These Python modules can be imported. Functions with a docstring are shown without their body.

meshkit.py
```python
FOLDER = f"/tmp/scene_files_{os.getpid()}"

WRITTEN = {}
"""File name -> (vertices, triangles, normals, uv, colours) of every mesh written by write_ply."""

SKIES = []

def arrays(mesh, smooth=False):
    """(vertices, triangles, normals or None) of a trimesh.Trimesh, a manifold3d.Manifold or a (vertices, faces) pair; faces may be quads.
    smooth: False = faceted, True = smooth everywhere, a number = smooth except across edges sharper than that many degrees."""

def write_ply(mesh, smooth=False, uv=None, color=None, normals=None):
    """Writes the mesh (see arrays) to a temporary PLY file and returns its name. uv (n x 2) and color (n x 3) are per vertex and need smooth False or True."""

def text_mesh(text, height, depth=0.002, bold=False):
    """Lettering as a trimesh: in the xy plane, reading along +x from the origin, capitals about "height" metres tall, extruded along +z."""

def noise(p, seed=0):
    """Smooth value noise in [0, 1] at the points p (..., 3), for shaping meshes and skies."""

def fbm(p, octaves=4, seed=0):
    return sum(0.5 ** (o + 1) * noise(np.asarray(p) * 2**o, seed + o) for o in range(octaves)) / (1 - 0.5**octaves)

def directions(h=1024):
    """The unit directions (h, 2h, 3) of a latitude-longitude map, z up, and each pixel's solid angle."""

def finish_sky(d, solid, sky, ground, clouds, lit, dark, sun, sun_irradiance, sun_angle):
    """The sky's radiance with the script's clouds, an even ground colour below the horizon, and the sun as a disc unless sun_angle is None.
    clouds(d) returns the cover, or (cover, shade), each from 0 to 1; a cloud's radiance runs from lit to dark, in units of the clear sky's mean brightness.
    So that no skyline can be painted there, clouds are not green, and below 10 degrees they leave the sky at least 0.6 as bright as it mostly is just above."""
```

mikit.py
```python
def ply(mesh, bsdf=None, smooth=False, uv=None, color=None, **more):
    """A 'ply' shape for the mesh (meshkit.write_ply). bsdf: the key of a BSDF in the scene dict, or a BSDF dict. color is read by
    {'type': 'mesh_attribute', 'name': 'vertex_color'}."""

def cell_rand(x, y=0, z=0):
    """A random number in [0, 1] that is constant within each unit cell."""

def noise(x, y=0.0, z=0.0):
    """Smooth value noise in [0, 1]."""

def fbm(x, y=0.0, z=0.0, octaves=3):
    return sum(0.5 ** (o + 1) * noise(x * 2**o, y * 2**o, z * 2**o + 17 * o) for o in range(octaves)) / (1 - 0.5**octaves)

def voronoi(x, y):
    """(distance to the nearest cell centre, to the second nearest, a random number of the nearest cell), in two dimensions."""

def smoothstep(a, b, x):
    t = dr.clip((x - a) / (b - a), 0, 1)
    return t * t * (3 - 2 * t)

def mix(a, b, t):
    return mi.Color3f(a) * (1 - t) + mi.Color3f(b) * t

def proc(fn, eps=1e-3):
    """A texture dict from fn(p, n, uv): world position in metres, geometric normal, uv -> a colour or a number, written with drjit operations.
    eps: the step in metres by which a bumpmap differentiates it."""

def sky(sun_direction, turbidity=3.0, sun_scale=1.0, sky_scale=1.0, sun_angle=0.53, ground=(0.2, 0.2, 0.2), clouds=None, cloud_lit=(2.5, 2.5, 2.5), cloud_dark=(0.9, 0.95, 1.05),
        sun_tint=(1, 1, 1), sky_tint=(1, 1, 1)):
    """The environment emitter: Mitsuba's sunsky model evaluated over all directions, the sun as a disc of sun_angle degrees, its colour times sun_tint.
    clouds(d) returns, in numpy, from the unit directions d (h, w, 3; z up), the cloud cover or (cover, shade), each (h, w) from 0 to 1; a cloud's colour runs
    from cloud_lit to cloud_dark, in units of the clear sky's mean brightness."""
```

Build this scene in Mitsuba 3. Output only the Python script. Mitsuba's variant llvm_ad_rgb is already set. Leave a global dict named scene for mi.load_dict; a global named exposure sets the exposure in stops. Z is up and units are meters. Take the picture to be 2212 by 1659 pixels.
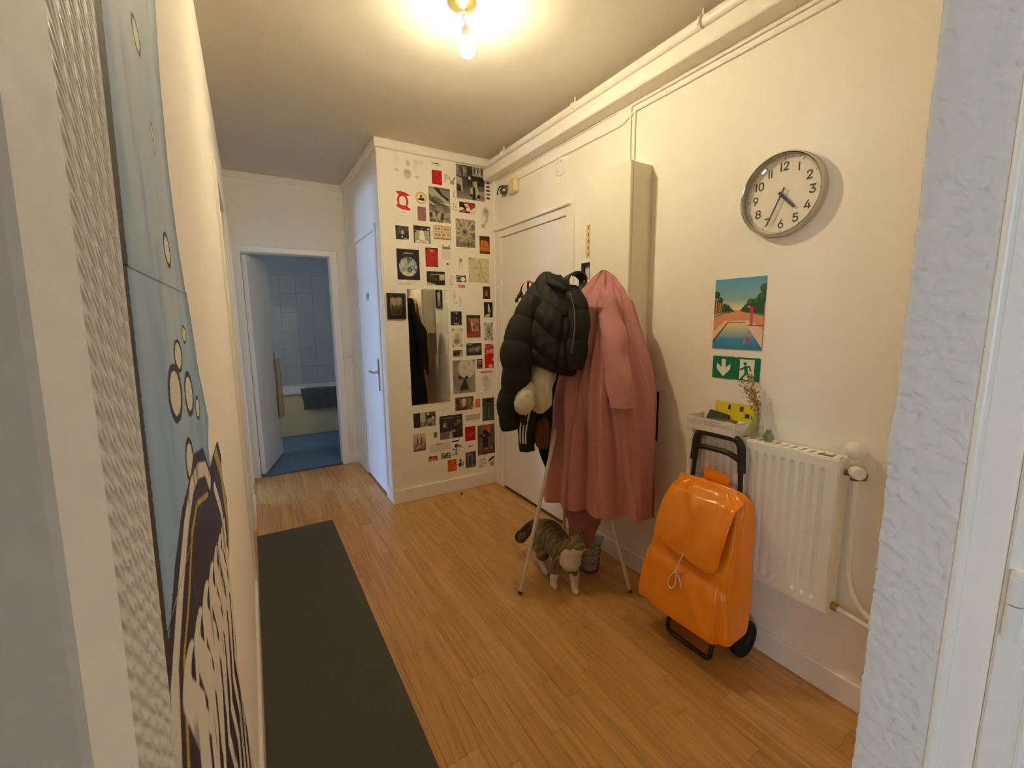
import math, random
import numpy as np, trimesh, drjit as dr, mitsuba as mi, manifold3d as m3
import shapely
from shapely.geometry import Polygon, Point, LineString, MultiPolygon, box as sbox
from shapely.ops import unary_union
import mikit, meshkit
from mikit import proc, noise, fbm, smoothstep, mix, cell_rand
T = mi.ScalarTransform4f
scene, labels = {}, {}
random.seed(7); rng = np.random.default_rng(7)

# ---------------------------------------------------------------- camera, light, exposure
YAW, PITCH, ROLL, FOCAL = 0.5397, 0.1444, -0.0099, 940.5
_f = np.array([math.sin(YAW)*math.cos(PITCH), math.cos(YAW)*math.cos(PITCH), -math.sin(PITCH)])
_r = np.array([math.cos(YAW), -math.sin(YAW), 0.0]); _u = np.cross(_r, _f)
_up = -math.sin(ROLL)*_r + math.cos(ROLL)*_u
EYE = np.array([0, 0, 1.42])
scene['camera'] = {'type': 'perspective', 'fov': math.degrees(2*math.atan(1106/FOCAL)), 'fov_axis': 'x', 'near_clip': 0.01, 'far_clip': 60.0,
                   'to_world': T().look_at(origin=EYE.tolist(), target=(EYE+_f).tolist(), up=_up.tolist())}
exposure = 0.58
BULB = [425.0, 362.0, 243.0]          # radiance of the warm bulb
DAY_FRONT = [8.6, 9.7, 11.2]        # window of the room behind the camera
DAY_SIDE = [14.0, 26.5, 52.0]         # window of the room on the left
DAY_BATH = [2.6, 3.2, 3.5]           # small bathroom window

# ---------------------------------------------------------------- helpers
def lin(c):
    if isinstance(c, str):
        c = [int(c[i:i+2], 16) for i in (0, 2, 4)]
    c = np.asarray(c, float)/255.0
    return [float(x) for x in np.where(c < .04045, c/12.92, ((c+.055)/1.055)**2.4)]

def M(name, col=None, rough=.5, spec=.4, metal=0.0, bump=None, bscale=1.0, tex=None, **more):
    b = {'type': 'principled', 'base_color': tex if tex is not None else {'type': 'rgb', 'value': [float(x) for x in col]},
         'roughness': rough, 'specular': spec, 'metallic': metal, **more}
    if bump is not None:
        b = {'type': 'bumpmap', 'arbitrary': bump, 'scale': bscale, 'bsdf': b}
    scene[name] = {'type': 'twosided', 'bsdf': b}
    return name

def tag(key, label=None, cat=None, group=None, kind=None):
    d = labels.setdefault(key, {})
    for k, v in (('label', label), ('category', cat), ('group', group), ('kind', kind)):
        if v: d[k] = v
    return key

def free(key):
    if key not in scene and key not in labels: return key
    i = 1
    while f'{key}_{i:03d}' in scene or f'{key}_{i:03d}' in labels: i += 1
    return f'{key}_{i:03d}'

def add(key, mesh, mat, smooth=False, label=None, cat=None, group=None, kind=None, **kw):
    key = free(key)
    scene[key] = mikit.ply(mesh, mat, smooth=smooth, **kw)
    if label or cat or group or kind: tag(key, label, cat, group, kind)
    return key

def thing(key, label, cat, group=None):
    key = free(key)
    return tag(key, label, cat, group)

def cat_(ms): return trimesh.util.concatenate(ms)

def box(x0, x1, y0, y1, z0, z1, bev=0.0):
    if bev <= 0:
        m = trimesh.creation.box((x1-x0, y1-y0, z1-z0)); m.apply_translation(((x0+x1)/2, (y0+y1)/2, (z0+z1)/2)); return m
    pts = []
    for X, sx in ((x0, 1), (x1, -1)):
        for Y, sy in ((y0, 1), (y1, -1)):
            for Z, sz in ((z0, 1), (z1, -1)):
                pts += [(X+sx*bev, Y+sy*bev, Z), (X+sx*bev, Y, Z+sz*bev), (X, Y+sy*bev, Z+sz*bev)]
    return trimesh.convex.convex_hull(np.array(pts))

def tube(pts, r, n=10, closed=False, caps=True):
    p = np.asarray(pts, float); r = np.broadcast_to(np.asarray(r, float), (len(p),))
    k = len(p)
    t = np.roll(p, -1, 0)-np.roll(p, 1, 0) if closed else np.gradient(p, axis=0)
    t /= np.linalg.norm(t, axis=1, keepdims=True)+1e-12
    a = np.cross(t[0], [0, 0, 1.0] if abs(t[0][2]) < .9 else [1.0, 0, 0]); a /= np.linalg.norm(a)
    A = []
    for i in range(k):
        a = a-t[i]*(a@t[i]); a /= np.linalg.norm(a)+1e-12; A.append(a)
    A = np.array(A); B = np.cross(t, A)
    th = np.arange(n)*2*np.pi/n
    v = p[:, None]+r[:, None, None]*(np.cos(th)[None, :, None]*A[:, None]+np.sin(th)[None, :, None]*B[:, None])
    f = []
    for i in range(k if closed else k-1):
        j = (i+1) % k
        for q in range(n):
            q2 = (q+1) % n
            f += [(i*n+q, i*n+q2, j*n+q2), (i*n+q, j*n+q2, j*n+q)]
    v = v.reshape(-1, 3)
    if caps and not closed:
        v = np.vstack([v, p[0], p[-1]]); c0, c1 = len(v)-2, len(v)-1
        for q in range(n):
            q2 = (q+1) % n
            f += [(c0, q2, q), (c1, (k-1)*n+q, (k-1)*n+q2)]
    return trimesh.Trimesh(v, np.array(f), process=False)

def spline(pts, n=24, closed=False):
    from scipy.interpolate import CubicSpline
    p = np.asarray(pts, float)
    if closed: p = np.vstack([p, p[0]])
    s = np.r_[0, np.cumsum(np.linalg.norm(np.diff(p[:, :3], axis=0), axis=1))]
    c = CubicSpline(s, p, bc_type='periodic' if closed else 'natural')
    q = c(np.linspace(0, s[-1], n+1 if closed else n))
    return q[:-1] if closed else q

def rounded(pts, rad=.02, n=6):
    """polyline with rounded corners"""
    p = np.asarray(pts, float); out = [p[0]]
    for i in range(1, len(p)-1):
        a, b, c = p[i-1], p[i], p[i+1]
        d1, d2 = a-b, c-b; l1, l2 = np.linalg.norm(d1), np.linalg.norm(d2)
        e = min(rad, l1*.49, l2*.49)
        q0, q1 = b+d1/l1*e, b+d2/l2*e
        for s in np.linspace(0, 1, n):
            out.append((1-s)**2*q0+2*s*(1-s)*b+s*s*q1)
    out.append(p[-1])
    return np.array(out)

def lathe(prof, n=32, loc=(0, 0, 0), axis='z'):
    p = np.asarray(prof, float); th = np.arange(n)*2*np.pi/n
    v = np.stack([p[:, 0, None]*np.cos(th), p[:, 0, None]*np.sin(th), np.repeat(p[:, 1, None], n, 1)], -1).reshape(-1, 3)
    f = []
    for i in range(len(p)-1):
        for q in range(n):
            q2 = (q+1) % n
            f += [(i*n+q, i*n+q2, (i+1)*n+q2), (i*n+q, (i+1)*n+q2, (i+1)*n+q)]
    m = trimesh.Trimesh(v, np.array(f), process=False)
    if axis == 'x': m.vertices = m.vertices[:, [2, 0, 1]]
    if axis == '-x': m.vertices = m.vertices[:, [2, 1, 0]]*[-1, 1, 1]; 
    if axis == 'y': m.vertices = m.vertices[:, [1, 2, 0]]
    if axis == '-y': m.vertices = m.vertices[:, [0, 2, 1]]*[1, -1, 1]
    m.apply_translation(loc)
    return m

def extr(poly, h):
    g = [poly] if isinstance(poly, Polygon) else list(getattr(poly, 'geoms', []))
    return cat_([trimesh.creation.extrude_polygon(q, h, engine='earcut') for q in g if isinstance(q, Polygon) and q.area > 1e-10])

def on_right(m, x, y, z):
    """local xy plane -> the right wall: +x of the drawing runs to the camera's right (-y), extrusion comes out of the wall (-x)"""
    v = m.vertices.copy(); m = m.copy()
    m.vertices = np.stack([x-v[:, 2], y-v[:, 0], z+v[:, 1]], -1)
    return m

def on_back(m, x, y, z):
    """local xy plane -> a wall that faces -y"""
    v = m.vertices.copy(); m = m.copy()
    m.vertices = np.stack([x+v[:, 0], y-v[:, 2], z+v[:, 1]], -1)
    return m

def on_left(m, x, y, z):
    """local xy plane -> a wall that faces +x, drawing's +x runs along +y"""
    v = m.vertices.copy(); m = m.copy()
    m.vertices = np.stack([x+v[:, 2], y+v[:, 0], z+v[:, 1]], -1)
    m.invert() if False else None
    return m

def wall(plane, u0, u1, z0, z1, t0, t1, holes=()):
    """boxes that leave the holes (u0,u1,z0,z1) open; plane 'x' = wall of constant x, running along y"""
    us = sorted({u0, u1, *[h[0] for h in holes], *[h[1] for h in holes]})
    ms = []
    for a, b in zip(us[:-1], us[1:]):
        cut = sorted([(h[2], h[3]) for h in holes if h[0] <= a+1e-9 and h[1] >= b-1e-9])
        z = z0
        for c0, c1 in cut+[(z1, z1)]:
            if c0 > z+1e-6:
                ms.append(box(t0, t1, a, b, z, c0) if plane == 'x' else box(a, b, t0, t1, z, c0))
            z = max(z, c1)
    return cat_(ms)

def loft(rows, frame, n=72, m=80, fold=None, p=2.0, captop=True, capbot=True):
    """rows: (z, left, right, front depth, back depth, depth offset); frame: (x0, y0, e1); the front looks along -e2"""
    from scipy.interpolate import PchipInterpolator
    R = np.array(sorted(rows), float)
    zz = np.linspace(R[0, 0], R[-1, 0], m)
    I = PchipInterpolator(R[:, 0], R[:, 1:], axis=0)(zz)
    x0, y0, e1 = frame; e1 = np.array([*e1, 0.0]); e1 /= np.linalg.norm(e1); e2 = np.array([-e1[1], e1[0], 0])
    th = np.arange(n)*2*np.pi/n
    c, s = np.cos(th), np.sin(th)
    sc = np.sign(c)*np.abs(c)**(2/p); ss = np.sign(s)*np.abs(s)**(2/p)
    TH, Z = np.meshgrid(th, zz)
    ul, ur, df, db, w0 = [I[:, k][:, None] for k in range(5)]
    a = (ur-ul)/2; cc = (ul+ur)/2
    U = cc+a*sc; W = w0-np.where(ss > 0, df, db)*ss
    if fold is not None:
        d = fold(TH, Z, U)
        U = U+d*np.cos(TH)*np.minimum(1, a/.1); W = W-d*np.sin(TH)
    P = np.array([x0, y0, 0])+U[..., None]*e1+W[..., None]*e2; P[..., 2] += Z
    v = P.reshape(-1, 3); f = []
    i, j = np.meshgrid(np.arange(m-1), np.arange(n), indexing='ij')
    j2 = (j+1) % n
    q = np.stack([i*n+j, i*n+j2, (i+1)*n+j2, (i+1)*n+j], -1).reshape(-1, 4)[:, ::-1]
    f = np.vstack([q[:, [0, 1, 2]], q[:, [0, 2, 3]]])
    v = list(v)
    if captop:
        v.append(P[-1].mean(0)); k = len(v)-1
        f = np.vstack([f, [((m-1)*n+(q+1) % n, (m-1)*n+q, k) for q in range(n)]])
    if capbot:
        v.append(P[0].mean(0)); k = len(v)-1
        f = np.vstack([f, [(q, (q+1) % n, k) for q in range(n)]])
    mesh = trimesh.Trimesh(np.array(v), f, process=False)
    mesh.fix_normals() if False else None
    return mesh

def local(frame, pts):
    x0, y0, e1 = frame; e1 = np.array([*e1, 0.0]); e1 /= np.linalg.norm(e1); e2 = np.array([-e1[1], e1[0], 0])
    p = np.asarray(pts, float)
    return np.array([x0, y0, 0])+p[:, :1]*e1+p[:, 1:2]*e2+p[:, 2:3]*np.array([0, 0, 1.0])

def ftube(pts, r, n=28, k=60, flat=1.0, frame=None, fold=None):
    """a soft tube along (u, w, z) points with radii r; flat squeezes it in depth"""
    q = spline(np.c_[np.asarray(pts, float), np.asarray(r, float)], k)
    m = tube(q[:, :3], 1.0, n, caps=True)
    t = np.repeat(np.arange(k), n); th = np.tile(np.arange(n)*2*np.pi/n, k)
    c = q[t, :3]; d = m.vertices[:k*n]-c
    rad = q[t, 3]+(fold(th, t/(k-1), q[t]) if fold is not None else 0)
    d = d*rad[:, None]; d[:, 1] *= flat
    v = m.vertices.copy(); v[:k*n] = c+d
    if frame is not None: v = local(frame, v)
    return trimesh.Trimesh(v, m.faces, process=False)

def bones(lst, edge=.006, smooth=8):
    """[(p, r, q, s), ...] -> one smooth skin"""
    ms = []
    for p, r, q, s in lst:
        a = m3.Manifold.sphere(r, 20).translate([float(x) for x in p]); b = m3.Manifold.sphere(s, 20).translate([float(x) for x in q])
        ms.append(m3.Manifold.batch_hull([a, b]))
    g = m3.Manifold.batch_boolean(ms, m3.OpType.Add).refine_to_length(edge).to_mesh()
    t = trimesh.Trimesh(g.vert_properties[:, :3], g.tri_verts, process=True)
    trimesh.smoothing.filter_taubin(t, lamb=.5, nu=.53, iterations=smooth)
    return t

# ---------------------------------------------------------------- materials
XR, XL, YC, YE, ZC, XW, YN = 1.784, 0.874, 3.262, 4.525, 2.687, -0.080, 0.24
def _plaster(p, n, uv): return fbm(p.x*60+p.y*37, p.y*23+p.z*11, p.z*60, 3)
def _rough(p, n, uv): return fbm(p.x*90+p.y*90, p.y*40, p.z*90, 4)
def _weave(p, n, uv):
    c = p.y*90.0; k = dr.floor(c); r = c-k
    return (1-dr.square(2*r-1))*(0.55+0.45*dr.sin(p.z*700+r*7+k*2.1+2*noise(p.z*50, k)))
M('wall_paint', lin('f0eadd'), .6, .25, bump=proc(_plaster), bscale=.0012)
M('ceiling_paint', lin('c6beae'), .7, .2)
M('gloss_paint', lin('f1ece1'), .35, .45)
M('door_paint', lin('efebe3'), .38, .4)
M('studio_paint', lin('46443f'), .7, .2)  # unseen walls behind the camera, coloured dark to cut bounce light
M('plaster_rough', lin('dcd8d2'), .75, .2, bump=proc(_rough, 5e-4), bscale=.006)
M('plaster_weave', lin('dfd6c4'), .42, .5, bump=proc(_weave, 3e-4), bscale=.0012)
def wood(k):
    o = 13.7*k; base = lin(['c89656', 'c28f50', 'cd9b5e', 'c59254', 'bd8a4c', 'ca9858'][k]); dk = [b*.58 for b in base]
    def fn(p, n, uv):
        x, y = p.x+o, p.y+o*.37
        wob = noise(x*9, y*1.6)*.06
        g = fbm((x+wob)*170, y*4.5, 0.0, 3)
        ring = 0.5+0.5*dr.sin((x*95+noise(x*14, y*2.2+3)*9+noise(y*1.3)*4))
        fine = noise(x*520, y*16)
        t = dr.clip(.45*smoothstep(.35, .75, g)+.30*smoothstep(.55, 1, ring)*noise(x*7, y*3+9)+.28*smoothstep(.6, .95, fine), 0, 1)
        return mix(base, dk, t)
    return proc(fn)
for k in range(6): M(f'wood_{k}', tex=wood(k), rough=.34, spec=.45)
M('seam', lin('5a3d22'), .7)
M('white_gloss', lin('ece8df'), .25, .5)
M('white_matte', lin('e4dccb'), .6, .3)
M('cabinet_paint', lin('e8e1cd'), .5, .3)
M('steel', lin('bcb8b0'), .17, metal=1.0)
M('steel_dark', lin('7b766c'), .35, metal=1.0)
M('brass', lin('a98f52'), .4, metal=.8)
M('brass_pale', lin('dccb9c'), .5, .35)
M('black_plastic', lin('1d1a19'), .45, .4)
M('black_gloss', lin('171514'), .28, .5)
M('black_leather', lin('262724'), .38, .5, bump=proc(lambda p, n, uv: fbm(p.x*300, p.y*300, p.z*300, 2)), bscale=.0006)
M('print', tex={'type': 'mesh_attribute', 'name': 'vertex_color'}, rough=.55, spec=.3)
M('print_gloss', tex={'type': 'mesh_attribute', 'name': 'vertex_color'}, rough=.3, spec=.45)
M('paper_dark', lin('2a2422'), .8, .2)
M('ink', lin('3a3431'), .6, .3)
# ---------------------------------------------------------------- the setting
S = dict(kind='structure')
# floor: a screed with laminate strips laid on it
add('floor', cat_([box(-.30, 1.95, -.02, 4.53, -.06, -.008), box(-3.6, 2.4, -3.4, -.02, -.06, 0), box(-3.5, -.30, .02, 4.53, -.06, 0), box(-3.5, -.70, 4.53, 7.1, -.06, 0)]), 'seam', **S)
W_, L_ = .0699, .46
nr = 0
for r in range(28):
    x0 = -.125+r*W_; x1 = x0+W_-.0006
    if x1 > XR+.01: x1 = XR+.01
    y = .0-random.random()*L_; top = 4.53 if x0 < XL-.01 else 3.30
    while y < top:
        y1 = min(y+L_*random.choice((.8, 1, 1, 1.15)), top)
        if y1-max(y, .02) > .01:
            m = box(x0, x1, max(y, .02), y1-.0006, -.008, random.uniform(-.0003, .0002), .0007)
            scene[free('floor__plank')] = mikit.ply(m, f'wood_{random.randrange(6)}'); nr += 1
        y = y1
def T_free(): pass
HX0, HX1 = -.043, .765           # the doorway the camera looks through
# near wall (camera stands in its doorway)
def jamb(pts_xy, z0, z1, lean=0.0):
    p = Polygon(pts_xy); m = trimesh.creation.extrude_polygon(p, z1-z0, engine='earcut')
    v = m.vertices; v[:, 0] += lean*(v[:, 2]+z0-1.38); v[:, 2] += z0
    m.vertices = v
    return m
add('wall_front', cat_([box(.775, 1.95, .02, YN, 0, ZC), box(-.30, .775, .02, YN, 2.13, ZC), box(-.30, -.12, .02, YN, 0, ZC)]), 'wall_paint', **S)
# left reveal of the doorway with its woven corner strip
add('wall_front__reveal', jamb([(-.30, .02), (-.078, .02), (-.078, .112), (-.0445, .1405), (HX0, .1425), (HX0, .180), (-.30, .180)], 0, 2.13, .02), 'wall_paint')
nz = 90; ny = 14
yy = np.linspace(.163, YN, ny); zs = np.linspace(0, 2.13, nz)
add('wall_front__corner_strip', jamb([(-.125, .180), (HX0, .180), (HX0+.0002, .183), (HX0+.0002, .234), (HX0, .238), (HX0-.003, YN), (-.125, YN)], 0, 2.13, .02), 'plaster_weave', label='woven textured strip along the doorway edge')
# right reveal: rough plaster, uneven arris
def ragged(z): return .0042*(meshkit.fbm(np.array([[z*38, 0, 0]]), 4, 2)[0]-.5)+.0016*(meshkit.noise(np.array([[z*190, 3, 0]]), 5)[0]-.5)
zs = np.linspace(0, 2.13, 420); prof = [(.0, .158), (.0, .205), (.0006, .231), (.004, .2375), (.012, YN), (.03, YN), (.03, .158)]
v, f = [], []
for z in zs:
    b = ragged(z)+(.004*math.exp(-((z-1.25)/.03)**2))
    for dx, y in prof:
        v.append((HX1+dx-(.3*b if y > .22 and dx < .02 else 0)+.002*(z-1.4), y+(b if y > .22 and dx < .02 else 0), z))
K = len(prof)
for i in range(len(zs)-1):
    for q in range(K):
        q2 = (q+1) % K
        f += [(i*K+q, i*K+q2, (i+1)*K+q2), (i*K+q, (i+1)*K+q2, (i+1)*K+q)]
add('wall_front__plaster_edge', trimesh.Trimesh(np.array(v), f, process=False), 'plaster_rough', smooth=40, label='rough uneven plaster edge of the doorway')
# door frame of the near doorway on the right with bead and hinge
dk = tag('door_1', kind='structure')
add('door_1__bead', cat_([tube([(HX1-.001+.002*(z-1.4), .1525, z) for z in np.linspace(0, 2.13, 8)], .0062, 14), box(HX1-.001, HX1+.02, .147, .158, 0, 2.13)]), 'gloss_paint', smooth=40)
add('door_1__frame', cat_([box(HX1-.003, HX1+.02, .112, .1475, 0, 2.13, .002), box(HX1-.010, HX1+.02, .085, .1125, 0, 2.13, .003), box(-.1, HX1, .10, .1475, 2.10, 2.13)]), 'gloss_paint')
for z in (.25, 1.06, 1.85):
    add('door_1__hinge', cat_([tube([(HX1-.017, .0995, z-.022), (HX1-.017, .0995, z+.022)], .0075, 16), tube([(HX1-.017, .0995, z+.024), (HX1-.017, .0995, z+.062)], .0075, 16), box(HX1-.012, HX1-.009, .09, .105, z-.02, z+.06)]), 'white_gloss', smooth=40)
add('door_1__leaf', box(HX1+.002, HX1+.042, -.66, .083, .01, 2.09, .003), 'door_paint')
# right wall with pipes' ledge
add('wall_right', wall('x', YN, 3.42, 0, ZC, XR, XR+.14, [(2.27, 3.12, 0, 2.075)]), 'wall_paint', **S)
add('wall_back', wall('y', XL, XR+.14, 0, ZC, YC, YC+.10), 'wall_paint', **S)
add('wall_closet', wall('x', YC+.10, YE+.1, 0, ZC, XL, XL+.10, [(3.46, 4.125, 0, 2.11)]), 'wall_paint', **S)
add('wall_end', wall('y', -.30, XL+.10, 0, ZC, YE, YE+.11, [(-.01, .712, 0, 2.035)]), 'wall_paint', **S)
add('wall_left', wall('x', YN-.2, YE+.1, 0, ZC, XW-.12, XW, [(2.52, 3.34, 0, 2.11), (3.86, 4.38, 0, 2.11)]), 'wall_paint', **S)
add('ceiling', cat_([box(-.30, 1.95, .02, 4.63, ZC, ZC+.1), box(-3.6, 2.4, -3.4, .02, ZC, ZC+.1), box(-3.5, -.2, .02, 7.1, ZC, ZC+.1), box(-.70, 1.3, 4.63, 6.9, 2.45, 2.55)]), 'ceiling_paint', **S)
# cornices
add('trim_1', box(XL-.028, XR, YC-.030, YC, 2.625, ZC, .004), 'gloss_paint', **S)
add('trim_2', box(XL-.028, XL, YC, YE, 2.625, ZC, .004), 'gloss_paint', **S)
add('trim_3', box(XW, XL, YE-.028, YE, 2.630, ZC, .004), 'gloss_paint', **S)
add('trim_4', box(XL-.014, XL+.001, YC-.012, YC+.03, .11, 2.63, .004), 'wall_paint', **S)
# ledge that boxes the big pipe under the ceiling of the right wall
add('trim_5', box(XR-.097, XR, YN, YC-.03, 2.518, 2.592, .005), 'wall_paint', **S)
# baseboards
add('baseboard_right', cat_([box(XR-.012, XR, YN, 2.20, 0, .105, .004)]), 'gloss_paint', **S)
add('baseboard_back', box(XL-.012, XR-.02, YC-.012, YC, 0, .115, .004), 'gloss_paint', **S)
add('baseboard_closet', cat_([box(XL-.012, XL, YC-.012, 3.42, 0, .115, .004), box(XL-.012, XL, 4.16, YE, 0, .115, .004)]), 'gloss_paint', **S)
add('baseboard_end', cat_([box(.775, XL, YE-.012, YE, 0, .115, .004)]), 'gloss_paint', **S)
add('baseboard_left', cat_([box(XW, XW+.012, YN, 2.47, 0, .105, .003), box(XW, XW+.020, 3.39, 3.81, 0, .105, .003)]), 'gloss_paint', **S)
# entry door in the right wall, flush with it
tag('door_2', kind='structure')
add('door_2__leaf', box(XR-.004, XR+.036, 2.283, 3.107, .022, 2.068, .003), 'door_paint')
add('door_2__frame', cat_([box(XR-.012, XR+.06, 3.112, 3.215, 0, 2.16, .004), box(XR-.012, XR+.06, 2.215, 2.279, 0, 2.16, .004), box(XR-.012, XR+.06, 2.215, 3.215, 2.0735, 2.125, .003),
                           box(XR-.016, XR, 2.20, 2.215, 0, 2.145, .003), box(XR-.02, XR, 3.205, 3.225, 0, 2.56, .004)]), 'gloss_paint')
add('door_2__head_moulding', box(XR-.026, XR, 2.225, 3.205, 2.128, 2.148, .004), 'gloss_paint')
for z in (.22, 1.665, 1.85):
    add('door_2__hinge', cat_([tube([(XR-.010, 3.110, z-.035), (XR-.010, 3.110, z+.035)], .007, 12), box(XR-.006, XR-.003, 3.085, 3.110, z-.03, z+.03)]), 'white_gloss', smooth=40)
add('door_2__threshold', box(XR-.004, XR+.1, 2.28, 3.11, 0, .018), 'seam')
add('door_2__stairwell', box(XR+.037, XR+.05, 2.2, 3.2, 0, 2.1), 'paper_dark')
# cupboard door
tag('door_3', kind='structure')
add('door_3__leaf', box(XL-.004, XL+.03, 3.468, 4.118, .018, 2.102, .003), 'door_paint')
add('door_3__frame', cat_([box(XL-.010, XL+.06, 3.415, 3.463, 0, 2.155, .004), box(XL-.010, XL+.06, 4.122, 4.165, 0, 2.155, .004), box(XL-.010, XL+.06, 3.415, 4.165, 2.108, 2.155, .004)]), 'gloss_paint')
for z in (.25, 1.1, 1.85):
    add('door_3__hinge', tube([(XL-.008, 4.119, z-.035), (XL-.008, 4.119, z+.035)], .006, 10), 'white_gloss', smooth=40)
pl = cat_([extr(Polygon([(-.014, -.125), (.014, -.125), (.011, .125), (-.011, .125)]).buffer(.004), .006)])
v = pl.vertices.copy(); pl.vertices = np.stack([XL-.004-v[:, 2], 3.515-v[:, 0], 1.0+v[:, 1]], -1)
add('door_3__handle_plate', pl, 'steel', label='tall chrome handle plate')
add('door_3__handle', tube(rounded([(XL-.008, 3.515, 1.022), (XL-.055, 3.515, 1.022), (XL-.060, 3.545, 1.022), (XL-.050, 3.640, 1.020)], .02), [.009]*2+[.008]*5+[.0075]*7, 12) if False else tube(rounded([(XL-.008, 3.515, 1.022), (XL-.052, 3.515, 1.022), (XL-.050, 3.645, 1.020)], .02), .0085, 12), 'steel', smooth=50, label='chrome lever')
st = Polygon([(-.055, -.04), (.055, -.04), (.055, .04), (-.055, .04)])
# bathroom doorway
tag('door_4', kind='structure')
add('door_4__frame', cat_([box(-.075, -.008, YE-.018, YE+.12, 0, 2.085, .005), box(.710, .777, YE-.018, YE+.12, 0, 2.085, .005), box(-.075, .777, YE-.018, YE+.12, 2.033, 2.085, .005)]), 'gloss_paint')
hx, hy = -.004, YE+.06; ang = math.atan2(.70, .19)
m = box(0, .715, -.038, 0, .012, 2.02, .003)
LEAF_T = T().translate([hx, hy, 0]).rotate([0, 0, 1], math.degrees(ang))
def mv(m, t):
    m = m.copy(); A = np.array(t.matrix); m.vertices = m.vertices@A[:3, :3].T+A[:3, 3]; return m
add('door_4__leaf', mv(m, LEAF_T), 'door_paint')
add('door_4__handle', mv(cat_([box(.640, .668, -.044, -.038, .90, 1.12, .002), tube(rounded([(.655, -.042, 1.04), (.655, -.085, 1.04), (.55, -.085, 1.04)], .02), .008, 10)]), LEAF_T), 'steel', smooth=50)
add('door_4__threshold', box(-.01, .712, YE-.012, YE+.03, -.006, .006, .002), 'steel_dark')
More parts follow.
